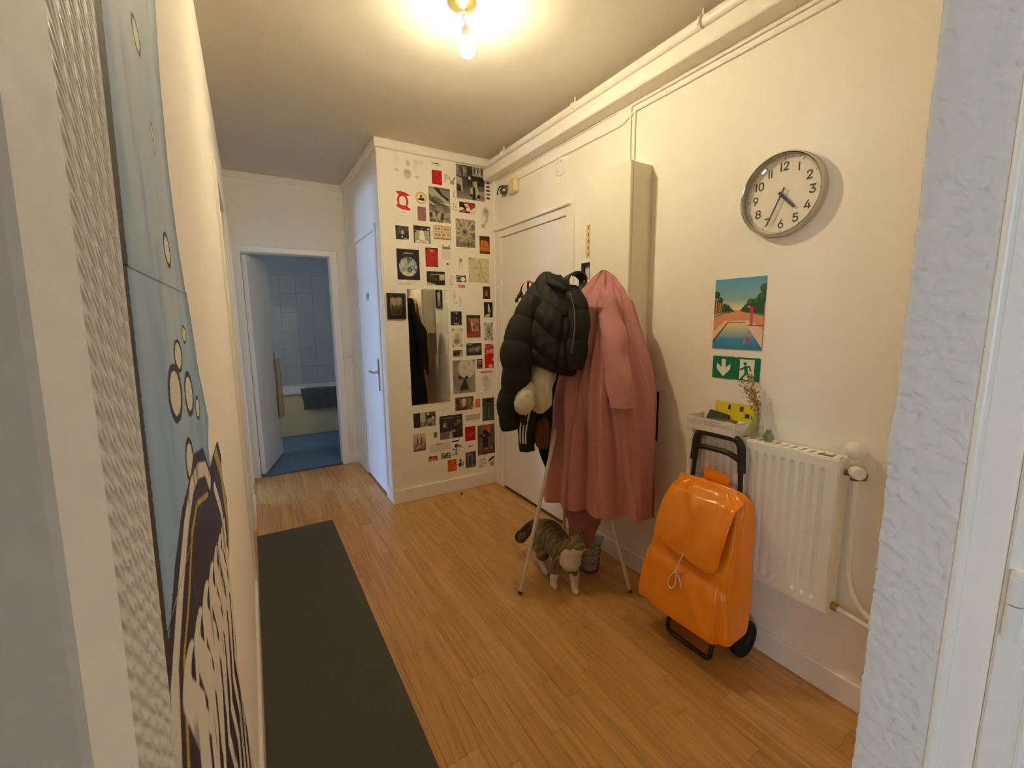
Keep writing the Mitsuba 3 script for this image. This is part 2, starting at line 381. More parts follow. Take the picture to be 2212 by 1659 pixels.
# doors in the left wall: one stands open to the bright side room
for nm, y0, y1 in (('door_5', 2.52, 3.34), ('door_6', 3.86, 4.38)):
    tag(nm, kind='structure')
    add(nm+'__frame', cat_([box(XW-.12, XW+.014, y0-.05, y0, 0, 2.16, .004), box(XW-.12, XW+.014, y1, y1+.05, 0, 2.16, .004), box(XW-.12, XW+.014, y0-.05, y1+.05, 2.11, 2.16, .004)]), 'gloss_paint')
add('door_5__panel', box(XW-.10, XW-.06, 2.524, 3.336, .012, 1.94, .003), 'door_paint')
add('door_5__transom', box(XW-.085, XW-.075, 2.524, 3.336, 1.98, 2.105), 'steel_dark')
add('door_5__transom_bar', box(XW-.11, XW-.05, 2.52, 3.34, 1.945, 1.978, .003), 'gloss_paint')
add('door_6__leaf', box(XW-.64, XW-.125, 3.80, 3.84, .012, 2.09, .003), 'door_paint')
# rooms beyond: behind the camera, on the left, the bathroom
add('wall_studio', cat_([wall('x', -3.4, .02, 0, ZC, -3.6, -3.5, [(-2.3, -.7, .85, 2.25)]), wall('y', -3.5, 2.4, 0, ZC, -3.5, -3.4), wall('x', -3.4, .02, 0, ZC, 2.3, 2.4), wall('y', -3.5, -.30, 0, ZC, .0, .10), box(1.95, 2.4, .02, .1, 0, ZC)]), 'studio_paint', **S)
add('wall_bedroom', cat_([wall('x', .1, 7.1, 0, ZC, -3.5, -3.4, [(4.9, 6.7, .45, 1.15)]), wall('y', -3.5, -.70, 0, ZC, 7.0, 7.1), wall('y', -.70, XW-.12, 0, ZC, 4.635, 4.70), wall('x', 4.70, 7.0, 0, ZC, -.80, -.70)]), 'wall_paint', **S)
def window(nm, x, y0, y1, z0, z1, rad):
    tag(nm, kind='structure')
    ym = (y0+y1)/2
    add(nm+'__frame', cat_([box(x-.02, x+.05, y0, y0+.06, z0, z1), box(x-.02, x+.05, y1-.06, y1, z0, z1), box(x-.02, x+.05, y0, y1, z0, z0+.06), box(x-.02, x+.05, y0, y1, z1-.06, z1), box(x-.02, x+.05, ym-.04, ym+.04, z0, z1)]), 'gloss_paint')
    for a, b in ((y0+.06, ym-.04), (ym+.04, y1-.06)):
        k = free(nm+'__pane')
        scene[k] = {**mikit.ply((np.array([(x, a, z0+.06), (x, b, z0+.06), (x, b, z1-.06), (x, a, z1-.06)]), np.array([[0, 1, 2], [0, 2, 3]])), 'white_matte'), 'emitter': {'type': 'area', 'radiance': {'type': 'rgb', 'value': rad}}}
window('window_1', -3.5, -2.3, -.7, .85, 2.25, DAY_FRONT)
window('window_2', -3.4, 4.9, 6.7, .45, 1.15, DAY_SIDE)
window('window_3', -.6, 4.85, 5.55, 1.2, 2.2, DAY_BATH)
# bathroom shell
M('bath_wall', lin('aab3bd'), .5, .35)
M('bath_tile', lin('b4b9bf'), .3, .45)
M('bath_floor', lin('5b7594'), .5, .4)
M('bath_grout', lin('8f979f'), .7)
M('tub_panel', lin('cfc6a8'), .55, .3)
add('wall_bathroom', cat_([wall('x', 4.63, 6.85, 0, 2.5, -.70, -.6, [(4.85, 5.55, 1.2, 2.2)]), wall('x', 4.63, 6.85, 0, 2.5, 1.2, 1.3), wall('y', -.70, 1.3, 0, 2.5, 6.75, 6.85), wall('y', -.70, -.30, 0, 2.5, 4.55, 4.63), wall('y', XL+.1, 1.3, 0, 2.5, 4.55, 4.63)]), 'bath_wall', **S)
add('floor_bathroom', box(-.6, 1.3, YE, 6.85, -.06, -.006), 'bath_grout', **S)
for i in range(6):
    for j in range(7):
        x0, y0 = -.6+i*.345, YE+.03+j*.33
        scene[free('floor_bathroom__tile')] = mikit.ply(box(x0+.002, min(x0+.343, 1.2), y0+.002, y0+.328, -.008, -.001, .002), 'bath_floor')
tw, tz = .2, .25
for i in range(9):
    for j in range(7):
        x0, z0 = -.6+i*tw, .565+j*tz
        scene[free('wall_bathroom__tile')] = mikit.ply(box(x0+.0015, x0+tw-.0015, 6.744, 6.752, z0+.0015, min(z0+tz-.0015, 2.1), .0015), 'bath_tile')
tag('trim_7', kind='structure')
add('trim_7', box(.60, .86, 6.60, 6.75, 2.30, 2.45), 'bath_wall')
# ---------------------------------------------------------------- ceiling lamp
t = thing('ceiling_lamp', 'bare glowing bulb hanging from two wires under a brass ceiling rose', 'lamp')
BX, BY = .863, 1.768
add(t+'__rose', lathe([(0, ZC), (.056, ZC), (.058, ZC-.006), (.050, ZC-.014), (.030, ZC-.020), (.012, ZC-.030), (0, ZC-.031)], 40, (.842, BY, 0)), 'brass', smooth=50, label='brass ceiling rose')
add(t+'__terminal', box(.832, .858, BY-.010, BY+.010, ZC-.044, ZC-.026, .004), 'white_matte')
add(t+'__wire', tube(spline([(.838, BY, ZC-.03), (.846, BY-.002, ZC-.055), (.853, BY, ZC-.072), (.855, BY, ZC-.082)], 12), .0014, 8), 'white_matte', smooth=True)
add(t+'__wire', tube(spline([(.862, BY, ZC-.022), (.866, BY+.002, ZC-.045), (.862, BY, ZC-.058), (.856, BY, ZC-.072), (.856, BY, ZC-.082)], 12), .0014, 8), 'white_matte', smooth=True)
add(t+'__socket', lathe([(0, ZC-.078), (.006, ZC-.078), (.010, ZC-.084), (.0155, ZC-.092), (.0165, ZC-.118), (.015, ZC-.122), (0, ZC-.122)], 24, (.857, BY, 0)), 'white_matte', smooth=40)
bp = [(0.0, 2.487)]
for a in np.linspace(-80, 62, 18):
    bp.append((.0345*math.cos(math.radians(a)), 2.520+.033*math.sin(math.radians(a))*(1 if a < 0 else 1.25)))
bp += [(.0128, 2.562), (0, 2.562)]
k = free(t+'__bulb')
scene[k] = {**mikit.ply(lathe(bp[::1], 28, (BX-.002, BY, 0)), 'white_gloss', smooth=True), 'emitter': {'type': 'area', 'radiance': {'type': 'rgb', 'value': BULB}}}
tag(k, 'glowing white bulb')
add(t+'__cap', lathe([(.0, 2.560), (.0132, 2.560), (.0135, 2.567), (.0, 2.567)], 20, (.858, BY, 0)), 'steel')

# ---------------------------------------------------------------- pipes and conduits on the right wall
t = thing('heating_pipe', 'white painted heating pipe running along the ledge under the ceiling', 'pipe')
add(t+'__pipe', tube([(XR-.066, YN, 2.634), (XR-.066, 3.22, 2.631)], .0235, 20), 'gloss_paint', smooth=40)
for y in (1.30, 2.13, 2.95):
    add(t+'__bracket', cat_([tube([(XR-.066+.026*math.cos(a), y, 2.6325+.026*math.sin(a)) for a in np.linspace(0, 2*np.pi, 24, endpoint=False)], .0045, 8, closed=True), tube([(XR-.066, y, 2.657), (XR-.066, y, 2.686)], .005, 8), tube([(XR-.040, y, 2.632), (XR-.001, y, 2.630)], .009, 10), tube([(XR-.092, y, 2.62), (XR-.092, y, 2.645)], .008, 10)]), 'gloss_paint', smooth=40)
t = thing('conduit', 'upper cream cable conduit that turns down to the wall cabinet', 'conduit', 'cable conduits under the ledge')
add(t+'__rail', tube(rounded([(XR-.006, YN, 2.502), (XR-.006, 1.752, 2.502), (XR-.006, 1.752, 2.172)], .012), .0055, 10), 'gloss_paint', smooth=50)
t = thing('conduit', 'lower cream cable conduit that runs past the cabinet to the chime box', 'conduit', 'cable conduits under the ledge')
add(t+'__rail', cat_([tube(rounded([(XR-.006, YN, 2.471), (XR-.006, 1.722, 2.471), (XR-.006, 1.822, 2.438), (XR-.006, 2.88, 2.446)], .012), .0065, 10), tube(rounded([(XR-.006, 1.71, 2.471), (XR-.006, 1.722, 2.471), (XR-.006, 1.722, 2.172)], .008), .0055, 10)]), 'gloss_paint', smooth=50)
for y in (.7, 1.53, 2.3):
    add(t+'__clip', box(XR-.015, XR, y-.005, y+.005, 2.463 if y < 1.7 else 2.437, 2.482 if y < 1.7 else 2.455, .002), 'gloss_paint')
t = thing('conduit', 'short thin cable running under the ledge towards the collage wall', 'conduit', 'cable conduits under the ledge')
add(t+'__rail', tube([(XR-.004, 1.86, 2.512), (XR-.004, 2.6, 2.510), (XR-.004, 3.2, 2.506)], .0038, 8), 'gloss_paint', smooth=50)

# round blank cover and door chime above the entry door
t = thing('junction_cover', 'round white junction cover high on the wall above the entry door', 'cover')
add(t+'__disc', lathe([(0, .012), (.045, .011), (.054, .007), (.056, 0), (0, 0)], 40, (XR, 2.347, 2.383), '-x'), 'white_gloss', smooth=40)
for dz in (-.026, .026):
    add(t+'__screw', lathe([(0, .0142), (.004, .0135), (.0045, .011), (0, .011)], 12, (XR, 2.347-dz*.6, 2.383+dz), '-x'), 'brass', smooth=True)
t = thing('door_chime', 'cream chime box with a small metal bell above the entry door', 'chime')
add(t+'__box', box(XR-.045, XR, 2.845, 2.935, 2.355, 2.455, .010), 'brass_pale', label='cream plastic box')
add(t+'__bell', lathe([(0, .05), (.014, .049), (.027, .040), (.034, .022), (.036, .016), (.033, .016), (.026, .030), (0, .036)], 28, (XR, 3.035, 2.405), '-x'), 'steel_dark', smooth=40, label='dull metal bell')
add(t+'__hammer', cat_([tube([(XR-.012, 2.935, 2.41), (XR-.02, 2.985, 2.425), (XR-.022, 3.005, 2.42)], .0025, 8), tube([(XR-.022, 3.003, 2.416), (XR-.022, 3.003, 2.426)], .006, 10), box(XR-.015, XR, 3.00, 3.06, 2.39, 2.42, .003)]), 'steel')
add(t+'__cable', tube(spline([(XR-.004, 2.96, 2.43), (XR-.006, 3.05, 2.445), (XR-.006, 3.14, 2.452), (XR-.006, 3.17, 2.41)], 16), .004, 8), 'paper_dark', smooth=True)

# ---------------------------------------------------------------- tall cabinet on the wall
t = thing('wall_cabinet', 'tall narrow white cabinet mounted on the wall behind the pink coat', 'cabinet')
add(t+'__body', box(XR-.132, XR, 1.600, 1.885, 1.290, 2.176, .003), 'cabinet_paint')
add(t+'__door', box(XR-.150, XR-.133, 1.598, 1.887, 1.288, 2.178, .003), 'cabinet_paint')

# ---------------------------------------------------------------- clock: 4:34
CY, CZ, CR = .953, 1.878, .150
t = thing('wall_clock', 'round steel rimmed wall clock with black numerals', 'clock')
add(t+'__case', lathe([(0, 0), (CR-.004, 0), (CR, .006), (CR+.002, .020), (CR-.001, .026), (CR+.001, .034), (CR-.002, .043), (CR-.005, .046), (CR-.008, .044), (CR-.0095, .034), (CR-.0095, .012), (0, .012)], 96, (XR, CY, CZ), '-x'), 'steel', smooth=35, label='brushed steel rim')
add(t+'__dial', lathe([(0, .0135), (CR-.010, .0135), (CR-.010, .011), (0, .011)], 64, (XR, CY, CZ), '-x'), 'white_matte')
ms = []
for i in range(60):
    a = i*math.pi/30; big = i % 5 == 0
    r0, r1, w = (CR-.024, CR-.014, .0012) if big else (CR-.0185, CR-.014, .0004)
    p = np.array([[-w, r0], [w, r0], [w, r1], [-w, r1]])
    c, s = math.cos(-a), math.sin(-a)
    ms.append(extr(Polygon(p@np.array([[c, s], [-s, c]])), .0006))
for r in (CR-.0185, CR-.0135):
    ms.append(extr(Point(0, 0).buffer(r+.0003, 48).difference(Point(0, 0).buffer(r-.0002, 48)), .0005))
add(t+'__minute_track', on_right(cat_(ms), XR-.0136, CY, CZ), 'ink')
for h in range(1, 13):
    ds, x = [], 0.0
    for ch in str(h):
        g = box(0, .0050, 0, .0305, 0, .0007) if ch == '1' else meshkit.text_mesh(ch, .0300, .0007, bold=True)
        g.apply_translation((x-g.bounds[0][0], 0, 0)); ds.append(g); x = g.bounds[1][0]+.0052
    g = cat_(ds); c = (g.bounds[0]+g.bounds[1])/2; g.apply_translation((-c[0], -c[1], 0))
    a = h*math.pi/6; g.apply_translation((.103*math.sin(a), .103*math.cos(a), 0))
    add(t+'__numeral', on_right(g, XR-.0136, CY, CZ), 'ink')
def hand(a, l, back, w, z):
    p = Polygon([(-w, -back), (w, -back), (w*.8, l), (-w*.8, l)]); g = extr(p, .0012)
    c, s = math.cos(a), math.sin(a); v = g.vertices.copy(); g.vertices = np.stack([v[:, 0]*c+v[:, 1]*s, -v[:, 0]*s+v[:, 1]*c, v[:, 2]], -1)
    return on_right(g, XR-z, CY, CZ)
add(t+'__hour_hand', hand((4+34/60)*math.pi/6, .072, .015, .0056, .0225), 'ink')
add(t+'__minute_hand', hand(34*math.pi/30, .112, .026, .0034, .0255), 'ink')
add(t+'__pivot', lathe([(0, .030), (.004, .030), (.005, .028), (.005, .013), (0, .013)], 20, (XR, CY, CZ), '-x'), 'ink', smooth=40)
scene['clear_glass'] = {'type': 'thindielectric', 'int_ior': 1.5}
gp = [(CR-.0092, .036)]+[((CR-.0092)*math.cos(b), .036+.013*math.sin(b)) for b in np.linspace(.05, 1.57, 16)]
add(t+'__glass', lathe(gp, 72, (XR, CY, CZ), '-x'), 'clear_glass', smooth=True, label='domed clear cover glass')

# ---------------------------------------------------------------- radiator
t = thing('radiator', 'white ribbed panel radiator on the right wall behind the orange trolley', 'radiator')
RY0, RY1, RZ0, RZ1, RX = .655, 1.255, .362, .935, 1.690
ny_, nz_ = 541, 120
Yg = np.linspace(RY0, RY1, ny_); Zg = np.r_[RZ0, np.linspace(RZ0+.004, RZ1-.004, nz_-2), RZ1]
pitch = .0333
ph = ((Yg-RY0-.030)/pitch) % 1.0
def sm(a, b, x): q = np.clip((x-a)/(b-a), 0, 1); return q*q*(3-2*q)
groove = 1-sm(.14, .27, np.abs(ph-.5))
inside = sm(RY0+.022, RY0+.030, Yg)*(1-sm(RY1-.030, RY1-.022, Yg))
gz = sm(RZ0+.038, RZ0+.052, Zg)*(1-sm(RZ1-.052, RZ1-.038, Zg))
depth = .016*(gz[:, None]*(groove*inside)[None, :])
edge = np.where((Zg <= RZ0) | (Zg >= RZ1), .006, 0)[:, None]+np.where((np.arange(ny_) == 0) | (np.arange(ny_) == ny_-1), .006, 0)[None, :]
Xg = RX+depth+edge
V = np.stack([Xg, np.broadcast_to(Yg, Xg.shape), np.broadcast_to(Zg[:, None], Xg.shape)], -1).reshape(-1, 3)
i, j = np.meshgrid(np.arange(nz_-1), np.arange(ny_-1), indexing='ij')
F = np.stack([i*ny_+j, (i+1)*ny_+j, (i+1)*ny_+j+1, i*ny_+j+1], -1).reshape(-1, 4)
M('radiator_paint', lin('ebe6da'), .3, .45)
add(t+'__panel', (V, F), 'radiator_paint', smooth=40)
add(t+'__body', box(RX+.012, XR-.018, RY0+.001, RY1-.001, RZ0+.004, RZ1-.012), 'radiator_paint')
add(t+'__side_cover', box(RX+.006, XR-.016, RY0-.003, RY0+.002, RZ0+.002, RZ1+.002, .001), 'radiator_paint')
add(t+'__side_cover', box(RX+.006, XR-.016, RY1-.002, RY1+.003, RZ0+.002, RZ1+.002, .001), 'radiator_paint')
g = [box(RX+.002, RX+.010, RY0, RY1, RZ1-.006, RZ1+.004, .002), box(XR-.026, XR-.018, RY0, RY1, RZ1-.006, RZ1+.004, .002)]
for q in range(19):
    y = RY0+.012+q*.0315
    g.append(box(RX+.008, XR-.024, y, y+.0185, RZ1-.001, RZ1+.002))
add(t+'__top_grille', cat_(g), 'radiator_paint')
add(t+'__label', box(RX+.020, RX+.040, RY0+.03, RY0+.075, RZ1+.002, RZ1+.0032), 'steel_dark')
for y in (.80, 1.12):
    add(t+'__bracket', box(XR-.020, XR-.0005, y-.02, y+.02, .45, .85), 'radiator_paint')
t2 = 'radiator'
add(t2+'__valve', cat_([tube([(1.735, RY0+.005, .888), (1.735, .602, .888)], .010, 14), tube([(1.735, .622, .868), (1.735, .622, .905)], .013, 14), tube([(1.735, .604, .888), (1.735, .590, .888)], .015, 6)]), 'steel_dark', smooth=35, label='metal valve body')
add(t2+'__knob', mv(lathe([(0, .044), (.016, .044), (.0205, .040), (.0215, .02), (.0205, .004), (.015, 0), (0, 0)], 36), T().translate([1.730, .622, .900]).rotate([0, 0, 1], 36).rotate([0, 1, 0], -84)), 'white_gloss', smooth=40, label='round white control knob')
add(t2+'__pipe', tube(rounded([(1.735, .617, .868), (1.735, .612, .50), (1.735, .56, .40), (1.735, .25, .34)], .06, 10), .0085, 12), 'gloss_paint', smooth=True, label='bent white feed pipe')
add(t2+'__pipe', tube([(1.735, RY0+.01, .385), (1.735, .60, .378), (1.735, .25, .325)], .0085, 12), 'gloss_paint', smooth=True, label='return pipe near the floor')
add(t2+'__fitting', tube([(1.735, RY0+.004, .386), (1.735, .632, .383)], .014, 6), 'brass', label='brass nut')
t = thing('globe', 'glossy white globe sitting at the wall end of the radiator above its knob', 'globe')
add(t+'__ball', trimesh.creation.icosphere(4, .031).apply_translation((1.745, .634, .968)), 'white_gloss', smooth=True)
add(t+'__foot', lathe([(0, .935), (.012, .935), (.014, .940), (.010, .946), (0, .946)], 20, (1.745, .650, 0)), 'white_gloss', smooth=40)

# ---------------------------------------------------------------- lace tray with leaflet, case and pen
t = thing('tray', 'white tray with pierced scalloped sides on top of the radiator', 'tray')
M('tray_metal', lin('ded6cc'), .4, .45)
def lace(w, h, n, slope=0.0):
    top = [(x, h+.0045*abs(math.sin(math.pi*x/w*n))) for x in np.linspace(0, w, n*10+1)]
    p = Polygon([(0, 0), (w, 0)]+top[::-1])
    holes = []
    for q in range(int(n*2)):
        x = (q+.5)*w/(n*2)
        for r_, zz in enumerate((.55, .69, .83)):
            xx = x+(w/(n*4) if r_ == 1 else 0)
            if .004 < xx < w-.004: holes.append(Polygon([(xx, zz*h-.0034), (xx+.0026, zz*h), (xx, zz*h+.0034), (xx-.0026, zz*h)]))
    return extr(p.difference(unary_union(holes)), .0016)
TY0, TY1, TX0, TX1, TZ = 1.010, 1.238, 1.655, 1.772, .9395
add(t+'__base', box(TX0, TX1, TY0, TY1, TZ, TZ+.003), 'tray_metal')
for nm in (0, 1):
    g = lace(TY1-TY0, .054, 15); add(t+'__side', on_right(g, (TX0+.0016) if nm == 0 else TX1, TY1, TZ), 'tray_metal', label='long pierced side')
for y in (TY0, TY1-.0016):
    g = lace(TX1-TX0, .054, 8); v = g.vertices.copy(); g.vertices = np.stack([TX0+v[:, 0], y+v[:, 2], TZ+v[:, 1]], -1); add(t+'__end', g, 'tray_metal', label='short pierced end')
M('card_yellow', lin('d9c41c'), .5, .3)
M('pen_violet', lin('3d3766'), .3, .5)
t = thing('leaflet', 'yellow leaflet standing up at the back of the lace tray', 'leaflet')
add(t+'__sheet', mv(box(-.088, .088, -.0006, .0006, 0, .116), T().translate([1.757, 1.083, TZ+.004]).rotate([0, 0, 1], -86).rotate([1, 0, 0], -7) ), 'card_yellow')
g = [box(.02, .035, -.0014, -.0007, .085, .105), box(-.03, -.02, -.0014, -.0007, .086, .106), box(.045, .063, -.0014, -.0007, .060, .078), box(.070, .073, -.0014, -.0007, .058, .075), box(.077, .080, -.0014, -.0007, .056, .070)]
for q in g: add(t+'__mark', mv(q, T().translate([1.757, 1.083, TZ+.004]).rotate([0, 0, 1], -86).rotate([1, 0, 0], -7)), 'ink', label='small dark printed mark')
t = thing('case', 'dark brown case leaning on the far rim of the lace tray', 'case')
add(t+'__shell', mv(cat_([box(-.045, .045, -.006, .006, 0, .075, .004)]), T().translate([1.715, 1.145, TZ+.006]).rotate([0, 0, 1], -80).rotate([0, 1, 0], 10).rotate([1, 0, 0], -24)), 'black_plastic')
t = thing('wallet', 'flat grey wallet lying across the lace tray', 'wallet')
add(t+'__cover', mv(box(-.055, .055, -.035, .035, 0, .012, .003), T().translate([1.700, 1.10, TZ+.036]).rotate([0, 0, 1], -84).rotate([1, 0, 0], 10)), 'steel_dark')
t = thing('pen', 'shiny violet pen on top of the wallet in the lace tray', 'pen')
pa, pb = np.array([1.676, 1.150, TZ+.052]), np.array([1.680, 1.040, TZ+.050]); d = (pb-pa)/np.linalg.norm(pb-pa)
add(t+'__barrel', tube([pa, pa+d*.085], .0042, 12), 'pen_violet', smooth=40)
add(t+'__cap', tube([pa+d*.085, pb], .0046, 12), 'steel', smooth=40, label='shiny metal cap')
t = thing('envelope', 'cream paper slip lying in the lace tray before the yellow leaflet', 'paper')
add(t+'__sheet', mv(box(-.06, .06, -.04, .04, 0, .002), T().translate([1.725, 1.065, TZ+.030]).rotate([0, 0, 1], -84).rotate([1, 0, 0], 22)), 'white_matte')

# ---------------------------------------------------------------- glass bottles and dried flowers
scene['bottle_glass'] = {'type': 'thindielectric', 'int_ior': 1.5, 'specular_transmittance': {'type': 'rgb', 'value': [.94, .95, .93]}}
scene['green_glass'] = {'type': 'thindielectric', 'int_ior': 1.55, 'specular_transmittance': {'type': 'rgb', 'value': [.72, .78, .70]}}
bz = RZ1+.004
t = thing('vase', 'clear glass bottle vase standing behind the tray end on the radiator', 'vase')
add(t+'__bottle', lathe([(0, bz), (.020, bz), (.024, bz+.004), (.025, bz+.05), (.023, bz+.07), (.013, bz+.095), (.0105, bz+.125), (.0125, bz+.132), (.0110, bz+.132), (.009, bz+.125), (.0115, bz+.097), (.0215, bz+.068), (.0235, bz+.05), (.0225, bz+.006), (0, bz+.003)], 36, (1.738, .968, 0)), 'bottle_glass', smooth=40)
t = thing('small_bottle', 'small squat greenish glass bottle beside the clear vase on the radiator', 'bottle')
add(t+'__glass', lathe([(0, bz), (.016, bz), (.021, bz+.006), (.022, bz+.016), (.018, bz+.027), (.011, bz+.034), (.0105, bz+.040), (.012, bz+.043), (.0095, bz+.043), (.009, bz+.035), (.016, bz+.026), (.0198, bz+.016), (.0155, bz+.003), (0, bz+.002)], 36, (1.728, .915, 0)), 'green_glass', smooth=40)
M('dry_stem', lin('95683f'), .8, .2); M('dry_bud', lin('a97f58'), .85, .2)
t = thing('dried_flowers', 'sprig of dried brown flowers standing in the clear bottle vase', 'flowers')
r2 = np.random.default_rng(5)
stems, buds = [], []
base = np.array([1.738, .968, bz+.02])
for q, (dx, dy, h, w) in enumerate([(-.018, .045, .225, .0012), (-.005, .075, .205, .0011), (-.015, .030, .185, .0010), (.012, .058, .235, .0011), (-.02, .015, .16, .0009)]):
    tip = base+np.array([dx, dy, h]); p = spline([base, base+np.array([0, .002, .105]), base+np.array([dx*.45, dy*.35, h*.72]), tip], 18)
    stems.append(tube(p, np.linspace(w*1.3, w*.6, 18), 6))
    for b in range(26):
        c = p[r2.integers(9, 18)]; o = r2.normal(0, 1, 3)*[.007, .013, .012]+[0, .006, -.002]
        stems.append(tube([c, c+o], .0004, 4))
        s = trimesh.creation.icosphere(1, r2.uniform(.0018, .0048)); s.vertices *= [1, 1, r2.uniform(.6, 1.4)]; s.apply_translation(c+o); buds.append(s)
add(t+'__stems', cat_(stems), 'dry_stem', kind='stuff')
add(t+'__blossoms', cat_(buds), 'dry_bud', kind='stuff')

# ---------------------------------------------------------------- emergency exit sign (two stickers)
M('sign_green', lin('0d6a45'), .45, .35); M('sign_white', lin('e9e4d4'), .5, .3)
t = thing('exit_sign', 'green emergency exit sign with arrow and running figure below the pool poster', 'sign')
SW, SH, SY, SZ = .213, .098, 1.2105, 1.1585
hw = SW/2-.0015
for q, (x0, w) in enumerate(((0, hw), (hw+.003, hw))):
    pl = Polygon([(.006, .006), (w-.006, .006), (w-.006, SH-.006), (.006, SH-.006)]).buffer(.006)
    key = add(t+'__panel', on_right(extr(pl, .003), XR, SY-x0, SZ-(0 if q == 0 else .0)), 'sign_green', label=('panel with a white down arrow', 'panel with a running figure in a white doorway')[q])
    def P(l): return [(a*w, (1-b)*SH) for a, b in l]
    if q == 0:
        shp = Polygon(P([(.41, .13), (.60, .13), (.60, .50), (.80, .31), (.80, .57), (.50, .90), (.20, .57), (.20, .31), (.41, .50)])); 
        add(t+'__arrow', on_right(extr(shp, .0006), XR-.003, SY-x0, SZ), 'sign_white')
    else:
        door = Polygon(P([(.18, .08), (.78, .08), (.78, .95), (.18, .95)]))
        def S_(l, r): return LineString(P(l)).buffer(r)
        man = unary_union([Point(P([(.40, .26)])[0]).buffer(.0068), S_([(.43, .42), (.47, .62)], .0075), S_([(.40, .40), (.34, .46), (.27, .52), (.16, .51)], .0032), S_([(.46, .38), (.58, .38), (.64, .54)], .0034), S_([(.46, .64), (.38, .78), (.27, .93)], .0044), S_([(.49, .64), (.55, .80), (.72, .82), (.84, .86)], .0042), S_([(.20, .95), (.34, .95)], .002)])
        add(t+'__doorway', on_right(extr(door, .0006), XR-.003, SY-x0, SZ), 'sign_white')
        add(t+'__figure', on_right(extr(man.intersection(sbox(0.002, 0.002, w-.002, SH-.002)), .0006), XR-.0036, SY-x0, SZ), 'sign_green', label='green running figure')

# ---------------------------------------------------------------- light switch, sticker, crumb, mat
t = thing('light_switch', 'white light switch between the bathroom door and the closet corner', 'switch')
add(t+'__plate', on_back(extr(Polygon([(-.034, -.036), (.034, -.036), (.034, .036), (-.034, .036)]).buffer(.006), .009), .822, YE, 1.095), 'white_gloss')
for dx in (-.016, .016):
    add(t+'__rocker', on_back(extr(sbox(dx-.011, -.012, dx+.011, .012), .014), .822, YE, 1.085), 'white_matte')
M('mat_foam', tex=proc(lambda p, n, uv: mix(lin('45443f'), lin('4f4e48'), fbm(p.x*300, p.y*300, 0, 2))), rough=.85, spec=.2, bump=proc(lambda p, n, uv: noise(p.x*500, p.y*500), 5e-4), bscale=.0006)
t = thing('yoga_mat', 'dark grey yoga mat lying along the left wall', 'mat')
add(t+'__mat', box(-.064, .408, .62, 3.235, .0008, .0068, .0015), 'mat_foam')
M('cork', lin('5b4128'), .8, .2)
t = thing('crumb', 'tiny brown bark crumb on the floor before the collage wall', 'crumb')
c = trimesh.creation.icosphere(2, .011); c.vertices *= [.7, 1.2, .8]; c.vertices += rng.normal(0, .0008, c.vertices.shape); c.apply_translation((1.400, 3.165, .0086)); add(t+'__piece', c, 'cork', smooth=True)
